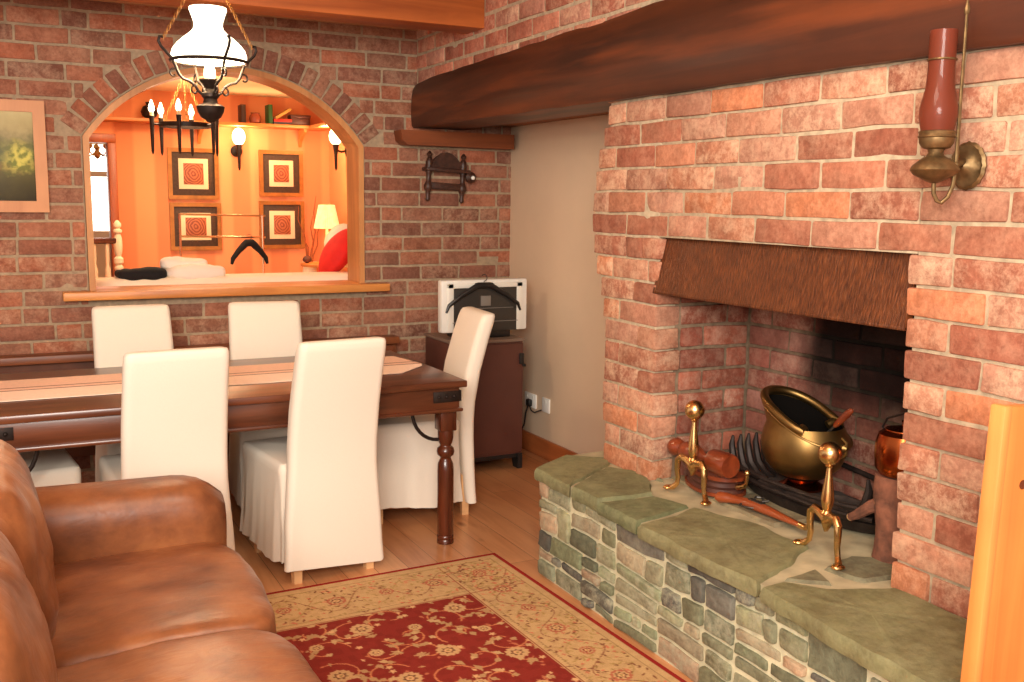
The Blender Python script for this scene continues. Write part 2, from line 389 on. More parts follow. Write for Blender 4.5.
def arc(cx, cy, r, a0, a1, n=10):
    return [(cx+r*math.cos(math.radians(a0+(a1-a0)*k/n)), cy+r*math.sin(math.radians(a0+(a1-a0)*k/n))) for k in range(n+1)]

YB = 5.5       # face of the arch wall
# ------------------------------------------------------------------ brick helper
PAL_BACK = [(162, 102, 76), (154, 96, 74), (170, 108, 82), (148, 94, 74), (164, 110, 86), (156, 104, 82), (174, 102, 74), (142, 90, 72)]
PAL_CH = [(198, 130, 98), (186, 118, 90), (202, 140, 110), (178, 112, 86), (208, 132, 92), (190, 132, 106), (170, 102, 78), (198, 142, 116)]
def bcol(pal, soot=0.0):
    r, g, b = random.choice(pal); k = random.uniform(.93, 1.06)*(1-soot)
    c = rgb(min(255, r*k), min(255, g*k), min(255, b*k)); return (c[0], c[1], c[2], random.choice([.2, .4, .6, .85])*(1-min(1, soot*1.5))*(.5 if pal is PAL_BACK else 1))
def inside_arch(x, z, grow):
    cx, R = 1.13, .884+grow
    if abs(x-cx) > .733+grow: return False
    if z < 1.0: return False
    if z <= 1.80: return True
    return (x-cx)**2+(z-1.30)**2 < R*R

# ------------------------------------------------------------------ back wall
def build_back_wall():
    mb = MB(); pitch, L = .0857, .252
    x0w, x1w, z1w = -2.4, 2.82, 2.52
    nrow = int(z1w/pitch)+1
    for r in range(nrow):
        z = r*pitch; zc = z+pitch/2
        x = x0w-(.126 if r % 2 else 0)-random.uniform(0, .03)
        while x < x1w:
            w = L*random.uniform(.95, 1.05) if random.random() > .15 else L/2
            xa, xb = x+.006, x+w-.006
            x += w
            xa = max(xa, x0w); xb = min(xb, x1w)
            if xb-xa < .03: continue
            # clip against opening (+ ring of voussoirs above the springing)
            segs = [(xa, xb)]
            if .96 < zc < 2.36:
                cx = 1.13
                if zc < 1.80: hw = .735
                else:
                    d = (.884+.125)**2-(zc-1.30)**2
                    hw = math.sqrt(d) if d > 0 else 0
                if hw > 0:
                    l, rr = cx-hw, cx+hw; segs = []
                    if xa < l: segs.append((xa, min(xb, l-.004)))
                    if xb > rr: segs.append((max(xa, rr+.004), xb))
            for a, b in segs:
                if b-a < .02: continue
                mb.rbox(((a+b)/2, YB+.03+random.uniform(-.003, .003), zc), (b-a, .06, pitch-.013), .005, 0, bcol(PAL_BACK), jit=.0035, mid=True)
    # voussoirs
    a0 = math.degrees(math.asin(.733/.884)); nv = 25
    for k in range(nv):
        a = math.radians(90-a0+(2*a0)*(k+.5)/nv)
        R0, R1 = .892, .892+.112; w = (.884+.05)*math.radians(2*a0)/nv-.012
        xf = Matrix.Translation((1.13, YB+.03, 1.30)) @ Matrix.Rotation(-(a-PI/2)*1.0, 4, 'Y')
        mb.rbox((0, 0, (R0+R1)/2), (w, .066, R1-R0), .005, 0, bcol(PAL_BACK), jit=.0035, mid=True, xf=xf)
    # mortar body with the arched hole
    ya, yb = YB+.0045, YB+.20
    def slab(x0, x1, z0, z1): mb.box(x0, x1, ya, yb, z0, z1, .001, 1)
    slab(x0w, .397, 0, z1w); slab(1.863, x1w, 0, z1w); slab(.397, 1.863, 0, .985)
    n = 40; xs = [.397+(1.863-.397)*i/n for i in range(n+1)]
    zt = [1.30+math.sqrt(max(0, .884**2-(x-1.13)**2)) for x in xs]
    for i in range(n):
        xa, xb = xs[i], xs[i+1]; za, zb = zt[i], zt[i+1]
        v = [(xa, ya, za), (xb, ya, zb), (xb, ya, z1w), (xa, ya, z1w), (xa, yb, za), (xb, yb, zb), (xb, yb, z1w), (xa, yb, z1w)]
        mb.add(v, [(0, 1, 2, 3), (4, 7, 6, 5), (0, 4, 5, 1)], 1, smooth=False)
    o = mb.build('wall_back', [M['brick'], M['mortar']]); struct(o)
    # paint the far side
    f = MB(); yy = YB+.202
    def pl(x0, x1, z0, z1): f.add([(x0, yy, z0), (x1, yy, z0), (x1, yy, z1), (x0, yy, z1)], [(0, 3, 2, 1)], 0, smooth=False)
    pl(-2.4, .38, 0, 2.5); pl(1.88, 2.82, 0, 2.5); pl(.38, 1.88, 0, .97)
    struct(f.build('wall_back_plaster', M['salmon']))
build_back_wall()

# arch lining + sill (window_1)
def build_arch_lining():
    mb = MB(); t = .03; ya, yb = YB-.012, YB+.21
    cx = 1.13
    outer = [(cx-.733, 1.0), ]; a0 = math.asin(.733/.884)
    pts_o = [(cx-.731, .99)]+[(cx+.882*math.sin(-a0+2*a0*k/40), 1.30+.882*math.cos(-a0+2*a0*k/40)) for k in range(41)]+[(cx+.731, .99)]
    ri = .882-t; ai = math.asin((.731-t)/ri)
    pts_i = [(cx-.731+t, .99)]+[(cx+ri*math.sin(-ai+2*ai*k/40), 1.30+ri*math.cos(-ai+2*ai*k/40)) for k in range(41)]+[(cx+.731-t, .99)]
    n = len(pts_o)
    vs = [(x, ya, z) for x, z in pts_o]+[(x, ya, z) for x, z in pts_i]+[(x, yb, z) for x, z in pts_o]+[(x, yb, z) for x, z in pts_i]
    fs = []
    for i in range(n-1):
        fs += [(i, i+1, n+i+1, n+i), (2*n+i, 3*n+i, 3*n+i+1, 2*n+i+1), (n+i, n+i+1, 3*n+i+1, 3*n+i), (i, 2*n+i, 2*n+i+1, i+1)]
    mb.add(vs, fs, 0, smooth=True)
    o = struct(mb.build('window_1', M['archwood'], sharp=40))
    s = MB()
    s.box(.27, 1.99, YB-.085, YB+.0, .975, 1.02, .008); s.box(.40, 1.86, YB-.01, YB+.235, .980, 1.02, .005)
    s.build('window_sill', M['pine_x'], o)
build_arch_lining()

# ------------------------------------------------------------------ floor, ceilings, plaster recess
fl = MB(); fl.box(-2.4, 3.2, -1.6, 5.8, -.06, 0, .001); struct(fl.build('floor', M['floor']))
ce = MB(); ce.box(-2.4, 3.2, 1.0, 5.8, 2.62, 2.7, .001); struct(ce.build('ceiling', plain('ceiling_paint', rgb(214, 168, 120), .9)))
tr = MB(); tr.box(-2.4, 2.19, 5.33, YB+.0, 2.45, 2.62, .006); struct(tr.build('trim_1', wood('pale_plank', rgb(196, 146, 104), rgb(222, 174, 130), 0, .6, 10)))
wr = MB(); wr.box(2.80, 2.9, 3.0, 5.52, 0, 2.1, .001); struct(wr.build('wall_right', M['plaster']))
rc = MB(); rc.box(2.46, 2.80, 3.3, 5.5, 1.94, 2.0, .001); struct(rc.build('trim_2', plain('soffit_brown', rgb(150, 94, 58), .8, 0, 8, .1)))
bb = MB(); bb.box(2.782, 2.80, 3.3, 5.5, 0, .115, .004); struct(bb.build('baseboard_right', wood('skirting_wood', rgb(158, 82, 40), rgb(196, 112, 60), 1, .4, 12)))
def build_upper_right():
    mb = MB(); pitch, L = .0857, .25; z0 = 2.06
    for r in range(6):
        zc = z0+r*pitch+pitch/2; y = .6-(.118 if r % 2 else 0)
        while y < YB:
            w = L; a, b = y+.006, min(YB, y+w-.006); y += w
            if b-a < .03: continue
            mb.rbox((2.185+.03+random.uniform(-.003, .003), (a+b)/2, zc), (.06, b-a, pitch-.013), .006, 0, bcol([(188, 112, 88), (200, 126, 100), (174, 98, 76), (196, 134, 112)]), jit=.004, mid=True)
    mb.box(2.1895, 2.45, .5, YB+.01, 2.06, 2.62, .001, 1)
    mb.box(2.45, 2.9, .5, YB+.01, 2.0, 2.62, .001, 1)
    struct(mb.build('wall_right_upper', [M['brick'], M['mortar_pale']]))
build_upper_right()

# ------------------------------------------------------------------ chimney breast, firebox, hood
def left_end(z):
    ks = [(.38, 3.44), (.68, 3.46), (.85, 3.46), (1.06, 3.47), (1.16, 3.50), (1.25, 3.53), (1.36, 3.575), (1.5, 3.575), (1.6, 3.555), (1.7, 3.525), (1.8, 3.475), (1.95, 3.47)]
    for (a, u), (b, v) in zip(ks, ks[1:]):
        if a <= z <= b: return u+(v-u)*(z-a)/(b-a)
    return ks[-1][1]
def build_chimney():
    root = thing('chimney_breast', 'red brick chimney breast around the open fireplace, right side of the room', 'fireplace', (2.2, 2.5, 0))
    ox, oy = 2.2, 2.5
    mb = MB(); P = .0860; z0 = 1.37-P*16; Lb = .252; Y0 = .7; OA, OB, OT = 1.915, 3.095, 1.37
    def brick(ya, yb, zc, soot=0, out=0.0, pal=PAL_CH):
        d = .11
        mb.rbox((0+d/2-out, (ya+yb)/2-oy, zc), (d, yb-ya, P-.009), .006, 0, bcol(pal, soot), jit=.005, mid=True)
    for r in range(24):
        z = z0+r*P; zc = z+P/2
        if zc > 1.93: break
        le = left_end(zc)+random.uniform(-.006, .006)
        off = (.116 if r % 2 else 0)
        spans = [(Y0, OA), (OB, le)] if (.38 < zc < OT) else [(Y0, le)]
        for (a, b) in spans:
            inner = (a, b) == (Y0, OA)
            # lay bricks from the left/opening end
            y = b; first = True
            while y > a+.02:
                w = Lb*random.uniform(.92, 1.08)
                if first and r % 2: w = Lb*.5
                if a > 1 and not inner and (b-a) < .5:          # narrow left pier
                    w = Lb*.47 if (r % 2 == 0) == first else Lb*.98
                ya = max(a, y-w); 
                if ya-a < .05: ya = a
                jo = random.uniform(-.004, .004)
                if inner and y == b: brick(ya+.005, y+random.uniform(-.008, .012), zc, 0, jo+random.uniform(0, .008))
                elif not inner and ya == a and a > 1: brick(ya-random.uniform(-.004, .01), y-.005, zc, 0, jo+random.uniform(0, .006))
                else: brick(ya+.005, y-.005, zc, 0, jo, PAL_CH)
                y = ya; first = False
    # mortar cores
    T = 1.93
    def core(ya, yb, za, zb, xa=.007, xb=.56): mb.box(xa, xb, ya-oy, yb-oy, za, zb, .001, 1)
    core(Y0, OA-.03, 0, T-.01, .06); core(OB+.03, 3.425, 0, T-.01, .06); core(Y0, OA-.010, 0, T, .006, .095); core(OB+.010, 3.435, 0, T, .006, .095); core(OA-.005, OB+.005, OT, T-.005, .0063, .30)
    core(Y0+.01, 3.42, 0, .388, .05)
    for k in range(8):
        za = 1.06+k*.105; zb = za+.105; core(3.42, left_end((za+zb)/2)-.014, za, min(zb, T-.003), .0085, .14)
    mb.build('brickwork', [M['brick'], M['mortar_pale']], root)
    # firebox lining: left cheek, back, right cheek
    fb = MB(); Lf = .228
    def sootf(y, z):
        # dark soot stain on the back wall, right of centre
        s = 1/(1+math.exp(-(2.86-y)*22)); lo = 1/(1+math.exp(-(z-.78)*12)); return max(s*(.25+.68*lo), .12*lo)
    for r in range(20):
        z = 1.37-P*12+r*P; zc = z+P/2
        if z > 1.75: break
        x = .115+(.10 if r % 2 else -.0); x0 = .115; xs = [x0]
        if r % 2: xs.append(.23)
        while xs[-1] < .45: xs.append(xs[-1]+Lf)
        for a, b in zip(xs, xs[1:]):
            b = min(b, .452)
            if b-a > .03: fb.rbox(((a+b)/2, OB-oy+.05, zc), (b-a-.01, .10, P-.012), .007, 0, bcol([(176, 98, 76), (188, 110, 86), (160, 88, 70)], .10+.25*(zc > 1.2)), jit=.005, mid=True)
            if b-a > .03: fb.rbox(((a+b)/2, OA-oy-.05, zc), (b-a-.01, .10, P-.012), .007, 0, bcol([(160, 90, 70)], .55), jit=.005, mid=True)
        y = OB-.01-(0 if r % 2 else .116)
        ys = [OB]+([y] if not r % 2 else []) 
        while ys[-1] > OA: ys.append(ys[-1]-Lf)
        for a, b in zip(ys[1:], ys):
            a = max(a, OA)
            if b-a > .03:
                fb.rbox((.452+.05, (a+b)/2-oy, zc), (.10, b-a-.01, P-.012), .007, 0, bcol([(168, 100, 84), (178, 116, 100), (150, 84, 70), (190, 134, 118)], .10), jit=.005, mid=True)
    fb.box(.45+.009, .62, OA-.1-oy, OB+.1-oy, .3, 1.9, .001, 1)
    fb.box(.095, .60, OB+.008-oy, OB+.1-oy, .3, 1.9, .001, 1); fb.box(.095, .60, OA-.1-oy, OA-.008-oy, .3, 1.9, .001, 1)
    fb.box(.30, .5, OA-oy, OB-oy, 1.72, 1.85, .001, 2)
    fb.build('firebox_lining', [soot_stain(attrmat('firebox_brick', .92, rgb(204, 166, 142), .5, 50, .26)), soot_stain(plain('firebox_mortar', rgb(126, 106, 86), .95, 0, 30, .3, .5)), M['soot']], root)
    hb = MB()
    za, zb = 1.163, 1.375
    y0, y1 = OA+.004-oy, OB+.012-oy
    hx = -.012
    v = [(hx, y0, za), (hx, y1, za), (.035, y1-.014, zb), (.035, y0, zb)]; v += [(x+.022, y, z) for x, y, z in v]
    hb.add(v, [(0, 1, 2, 3), (7, 6, 5, 4), (0, 4, 5, 1), (1, 5, 6, 2), (2, 6, 7, 3), (3, 7, 4, 0)], 0, smooth=False)
    hb.box(hx, hx+.03, y0, y1, za-.004, za+.008, .003)
    o = hb.build('hood_panel', M['hood'], root); o['label'] = 'brown hammered metal hood panel'
build_chimney()

# ------------------------------------------------------------------ hearth
def build_hearth():
    root = thing('stone_hearth', 'raised stone hearth with slate flagstone top in front of the fireplace', 'hearth', (1.88, 1.4, 0))
    ox, oy = 1.88, 1.4; YE = 1.42
    pal = [(158, 156, 120), (172, 168, 134), (138, 138, 108), (116, 112, 100), (104, 100, 94), (180, 164, 132), (192, 160, 128), (148, 154, 118), (160, 158, 120), (128, 130, 104)]
    mb = MB()
    rects = []
    def split(y0, y1, z0, z1, d):
        w, h = y1-y0, z1-z0
        if h > .30:
            m = z0+h*random.uniform(.4, .6); split(y0, y1, z0, m, d+1); split(y0, y1, m, z1, d+1); return
        if w > .62 or (w > .34 and random.random() < .55): m = y0+w*random.uniform(.36, .64); split(y0, m, z0, z1, d+1); split(m, y1, z0, z1, d+1); return
        if h > .17 or (h > .085 and w > h*.9 and random.random() < .75): m = z0+h*random.uniform(.35, .65); split(y0, y1, z0, m, d+1); split(y0, y1, m, z1, d+1); return
        if w > .30 or (w > .16 and random.random() < .45): m = y0+w*random.uniform(.3, .7); split(y0, m, z0, z1, d+1); split(m, y1, z0, z1, d+1); return
        rects.append((y0, y1, z0, z1))
    random.seed(8)
    split(YE, 2.2, 0, .395, 0); split(2.2, 2.85, 0, .395, 0); split(2.85, 3.41, 0, .395, 0)
    for (a, b, c, d) in rects:
        col = random.choice(pal); k = random.uniform(.85, 1.1); cc = rgb(*[min(255, x*k) for x in col]); cc = (cc[0], cc[1], cc[2], random.choice([0, .4, 1]))
        xf = Matrix.Translation(((.03), (a+b)/2-oy, (c+d)/2)) @ Matrix.Rotation(random.uniform(-.035, .035), 4, 'X')
        mb.rbox((0, 0, 0), (.07+random.uniform(-.012, .010), b-a-.017, d-c-.014), .006, 0, cc, jit=.010, div=2, xf=xf)
    # left end face (runs back to the chimney)
    ex, ey = 2.26-ox, 3.62-oy
    L = math.hypot(ex-0, ey-(3.41-oy)); ang = math.atan2(ey-(3.41-oy), ex)
    rects.clear(); split(0, L, 0, .395, 0)
    for (a, b, c, d) in rects:
        cc = rgb(*random.choice(pal)); cc = (cc[0], cc[1], cc[2], random.choice([0, .4, 1]))
        xf = Matrix.Translation((0, 3.41-oy, 0)) @ Matrix.Rotation(ang, 4, 'Z')
        mb.rbox(((a+b)/2, -.03, (c+d)/2), (b-a-.012, .06, d-c-.011), .009, 0, cc, jit=.009, div=2, xf=xf)
    poly = [(.008, YE-oy), (.008, 3.40-oy), (ex, ey-.02), (.9, ey-.02), (.9, YE-oy)]
    mb.prism(poly, 0, .40, 'xy', 1)
    mb.build('hearth_base', [M['stone'], plain('hearth_mortar', rgb(204, 196, 162), .95, 0, 30, .15, .7)], root)
    # top bed
    tb = MB(); poly = [(.0, YE-oy), (.0, 3.42-oy), (.25, 3.575-oy), (.60, 3.60-oy), (.78, 3.60-oy), (.78, YE-oy)]
    tb.prism(poly, .39, .427, 'xy', 0)
    tb.build('mortar_bed', plain('hearth_bed', rgb(176, 162, 128), .95, 0, 12, .22, .6), root)
    flags = [
     [(1.865, 3.425), (2.09, 3.565), (2.235, 3.45), (2.19, 3.37), (1.93, 3.20), (1.865, 3.15)],
     [(1.93, 3.18), (2.15, 3.33), (2.24, 3.19), (2.10, 2.93), (1.87, 2.95), (1.862, 3.12)],
     [(2.24, 3.34), (2.28, 3.22), (2.24, 3.06), (2.20, 3.2)],
     [(1.855, 2.93), (2.08, 2.905), (2.13, 2.76), (2.02, 2.72), (1.858, 2.69)],
     [(1.845, 2.665), (2.02, 2.69), (2.13, 2.74), (2.21, 2.52), (2.21, 2.26), (2.03, 2.15), (1.86, 2.09), (1.84, 2.3)],
     [(1.95, 2.08), (2.09, 2.10), (2.05, 1.99)],
     [(1.845, 2.06), (1.93, 2.06), (2.01, 1.97), (2.19, 1.885), (2.19, 1.78), (2.17, 1.45), (1.80, 1.43), (1.815, 1.75)],
     [(2.12, 2.10), (2.27, 2.14), (2.36, 2.06), (2.28, 1.95), (2.15, 1.97)],
     [(2.30, 3.10), (2.50, 3.06), (2.46, 2.82), (2.28, 2.86)],
     [(2.26, 2.80), (2.44, 2.78), (2.42, 2.45), (2.25, 2.46)],
    ]
    fp = [(138, 136, 96), (130, 130, 92), (128, 124, 96), (116, 120, 84), (140, 134, 94), (128, 120, 92), (134, 130, 90), (120, 112, 88), (150, 138, 106), (152, 138, 108)]
    for k, f in enumerate(flags):
        # densify outline + small wobble, chamfered top edge
        pts = []
        cx = sum(p[0] for p in f)/len(f); cy = sum(p[1] for p in f)/len(f)
        for i in range(len(f)):
            a, b = Vector(f[i]), Vector(f[(i+1) % len(f)]); n = max(1, int((b-a).length/.03))
            for j in range(n):
                p = a.lerp(b, j/n); q = mnoise.noise_vector(Vector((p.x*14, p.y*14, k)))*.010; pts.append((p.x+q.x, p.y+q.y))
        if sum(pts[i][0]*pts[(i+1) % len(pts)][1]-pts[(i+1) % len(pts)][0]*pts[i][1] for i in range(len(pts))) < 0: pts.reverse()
        def ring(s, z, nz=.0): return [(cx+(x-cx)*(1-s)-ox, cy+(y-cy)*(1-s)-oy, z+nz*mnoise.noise(Vector((x*20, y*20, z*40)))) for x, y in pts]
        zt = .437+random.uniform(0, .004)
        sz = max(.05, max(math.hypot(x-cx, y-cy) for x, y in pts)); c1 = .012/sz
        rings = [ring(c1*.4, .392, .004), ring(-c1*.1, .405, .004), ring(0, .425, .004), ring(c1, zt, .002), ring(.3, zt, .003), ring(.65, zt, .003), ring(.97, zt, .001)]
        c = rgb(*fp[k]); m = MB(); m.loft(rings, 0, True, (c[0], c[1], c[2], .5)); m.build('flagstone', M['flag'], root, sharp=50)
build_hearth()

# ------------------------------------------------------------------ beams
def build_mantel_beam():
    mb = MB(); n = 44; rings = []
    for i in range(n+1):
        y = YB-.002-(YB-.8)*i/n; t = i/n
        za = 1.908-.03*t; zb = 2.165+.11*t-(.012*max(0, 1-i/2.0))
        x0, x1 = 2.158, 2.46
        pr = [(x0+.008, za), (x0, za+.014), (x0-.006, (za+zb)/2-.05), (x0-.004, (za+zb)/2+.05), (x0+.004, zb-.03), (x0+.024, zb), (x1, zb), (x1, za)]
        rg = []
        for x, z in pr:
            nn = mnoise.noise_vector(Vector((x*9, y*5, z*9))); s = 0 if x >= x1 else 1
            rg.append((x+nn.x*.006*s, y, z+nn.z*.006*s))
        rings.append(rg)
    mb.loft(rings)
    o = mb.build('mantel_beam', M['beam'], sharp=50); tag(o, 'long rough dark brown timber beam above the fireplace', 'beam')
build_mantel_beam()
cb = MB(); cb.box(-2.4, 2.19, 4.6, 4.80, 2.338, 2.62, .006)
o = cb.build('ceiling_beam', M['ceilbeam']); tag(o, 'orange stained wooden beam across the ceiling behind the hanging lamp', 'beam')
lb = MB(); lb.prism([(2.045, 1.888), (2.76, 1.886), (2.76, 1.802), (2.085, 1.806), (2.055, 1.83)], YB-.12, YB-.001, 'xz')
o = lb.build('wooden_ledge', M['ledge']); tag(o, 'short brown timber block on the brick wall under the dark beam end', 'wall block')

# ------------------------------------------------------------------ wall rack
def build_wall_rack():
    r = thing('wall_rack', 'small dark carved wooden rack hanging on the brick wall', 'rack', (2.345, YB-.006, 1.495), 0)
    r.rotation_euler = (0, math.radians(3), 0)
    D = M['rackwood']
    for s in (-1, 1):
        m = MB(); x = s*.108
        m.lathe([(.006, -.01), (.014, .0), (.012, .03), (.016, .05), (.024, .062), (.026, .08), (.018, .10), (.013, .11), (.015, .15), (.022, .165), (.018, .19), (.022, .215), (.016, .235), (.010, .245), (.018, .262), (.004, .28)], (x, -.035, 0), 14)
        m.build('post', D, r)
    m = MB(); m.prism([(-.125, .188), (.125, .188), (.122, .205), (.085, .225), (.06, .252), (.03, .272), (.0, .28), (-.03, .272), (-.06, .252), (-.085, .225), (-.122, .205)], -.045, -.015, 'xz'); m.build('crest', D, r)
    m = MB(); m.box(-.14, .14, -.085, -.004, .165, .185, .004); m.build('shelf', D, r)
    m = MB(); m.box(-.11, .11, -.052, -.018, .062, .102, .006); m.build('rail', D, r)
    m = MB(); m.lathe([(.022, 0), (.032, .008), (.032, .024), (.014, .04)], (.148, -.045, .145), 16, axis=(0, -1, 0)); k = m.build('knob', D, r)
    m = MB(); m.sphere((.152, -.088, .142), .012); m.build('knob_cap', M['white'], k)
build_wall_rack()

# ------------------------------------------------------------------ landscape painting
def framed(name, label, cat, x0, x1, z0, z1, y, fw, fmat, pic, depth=.03, mounts=None, group=None):
    cx, cz = (x0+x1)/2, (z0+z1)/2; w, h = (x1-x0)/2, (z1-z0)/2
    r = thing(name, label, cat, (cx, y, cz), 0, group)
    m = MB()
    m.prism([(-w, -h), (w, -h), (w-fw, -h+fw), (-w+fw, -h+fw)], -depth, 0, 'xz'); m.prism([(-w, h), (-w+fw, h-fw), (w-fw, h-fw), (w, h)], -depth, 0, 'xz')
    m.prism([(-w, -h), (-w+fw, -h+fw), (-w+fw, h-fw), (-w, h)], -depth, 0, 'xz'); m.prism([(w, -h), (w, h), (w-fw, h-fw), (w-fw, -h+fw)], -depth, 0, 'xz')
    m.build('frame', fmat, r)
    d = -depth*.5
    if mounts:
        for (k, mt) in mounts:
            m = MB(); m.box(-w+fw+k-.002, w-fw-k+.002, d-.003, d+.003, -h+fw+k-.002, h-fw-k+.002, .001); m.build('mount', mt, r); d -= .004
        k = mounts[-1][0]+.035
    else: k = 0
    m = MB(); m.box(-w+fw+k-.002, w-fw-k+.002, d-.003, d+.002, -h+fw+k-.002, h-fw-k+.002, .001); m.build('picture', pic, r)
    return r
framed('landscape_painting', 'landscape painting in a flat pine frame at the left of the arch', 'painting', -.46, .232, 1.415, 1.952, YB-.004, .055, M['pine_frame'], M['canvas'], .03)

# ------------------------------------------------------------------ dining table
TX0, TX1, TY0, TY1, TZ = -.14, 1.757, 3.835, 4.78, .735
def build_table():
    cx, cy = (TX0+TX1)/2, (TY0+TY1)/2
    r = thing('dining_table', 'long dark wood dining table with thick turned legs and iron corner straps', 'table', (cx, cy, 0))
    hx, hy = (TX1-TX0)/2, (TY1-TY0)/2
    m = MB(); m.box(-hx, hx, -hy, hy, TZ-.03, TZ, .006); m.build('tabletop', M['table'], r)
    ax, ay = hx-.035, hy-.035
    m = MB()
    for s in (-1, 1): m.box(-ax, ax, s*ay-.012, s*ay+.012, .612, TZ-.028, .002); m.box(s*ax-.012, s*ax+.012, -ay, ay, .612, TZ-.028, .002)
    for s in (-1, 1): m.box(-ax-.022, ax+.022, s*ay-.022, s*ay+.022, .598, .614, .005); m.box(s*ax-.022, s*ax+.022, -ay, ay, .598, .614, .005)
    m.build('apron', M['table'], r)
    prof = [(.026, .0), (.037, .002), (.037, .018), (.034, .022), (.037, .027), (.037, .036), (.033, .04), (.036, .045), (.036, .33), (.034, .36), (.026, .378), (.023, .385), (.026, .392), (.036, .40), (.039, .415), (.036, .43), (.026, .438), (.024, .444), (.030, .455), (.034, .475), (.035, .50), (.034, .52)]
    for sx in (-1, 1):
        for sy in (-1, 1):
            x, y = sx*(hx-.07), sy*(hy-.075)
            m = MB(); m.lathe(prof, (x, y, 0), 24); m.box(x-.037, x+.037, y-.037, y+.037, .51, .62, .004)
            lg = m.build('leg', M['tableleg'], r, sharp=50)
            m = MB()
            pts = [(x-sx*.035, y, .47)]+[(x-sx*(.035+.12*math.sin(t)), y, .47+.135*(1-math.cos(t))) for t in [PI/2*k/8 for k in range(1, 9)]]
            m.tube(pts, .008, 8); m.build('bracket', M['iron'], r)
            m = MB(); yy = sy*(ay+.0125)
            xa, xb = sorted((sx*(ax+.010), sx*(ax-.115)))
            m.box(xa, xb, min(yy, yy+sy*.004), max(yy, yy+sy*.004), .643, .690, .001)
            xx = sx*(ax+.0125); m.box(min(xx, xx+sx*.004), max(xx, xx+sx*.004), min(yy, yy-sy*.10), max(yy, yy-sy*.10), .643, .690, .001)
            for k in range(3): m.sphere((sx*(ax-.02-.035*k), yy+sy*.005, .667), .008, 8, 6)
            m.build('iron_strap', M['iron'], r)
build_table()
def build_runner():
    m = MB(); z = TZ+.002; X0, X1, X2 = TX0+.01, 1.56, 1.735
    # stripes along y; pointed end towards x1
    ys = [(4.10, 4.30, 1), (4.30, 4.312, 2), (4.312, 4.36, 0), (4.36, 4.372, 2), (4.372, 4.56, 0)]
    for (a, b, mi) in ys:
        def ex(y):
            return X1+(X2-X1)*(y-4.10)/.17 if y < 4.27 else X2-(y-4.27)*.15
        n = 4
        for k in range(n):
            ya, yb = a+(b-a)*k/n, a+(b-a)*(k+1)/n
            m.add([(X0, ya, z), (ex(ya), ya, z), (ex(yb), yb, z), (X0, yb, z), (X0, ya, z+.003), (ex(ya), ya, z+.003), (ex(yb), yb, z+.003), (X0, yb, z+.003)],
                  [(4, 5, 6, 7), (0, 3, 2, 1), (0, 1, 5, 4), (1, 2, 6, 5), (2, 3, 7, 6), (3, 0, 4, 7)], mi, smooth=False)
    o = m.build('table_runner', [M['cushpipe'], M['runner_light'], M['runner_dark']]); tag(o, 'pink and cream striped cloth runner along the dining table', 'table runner')
build_runner()

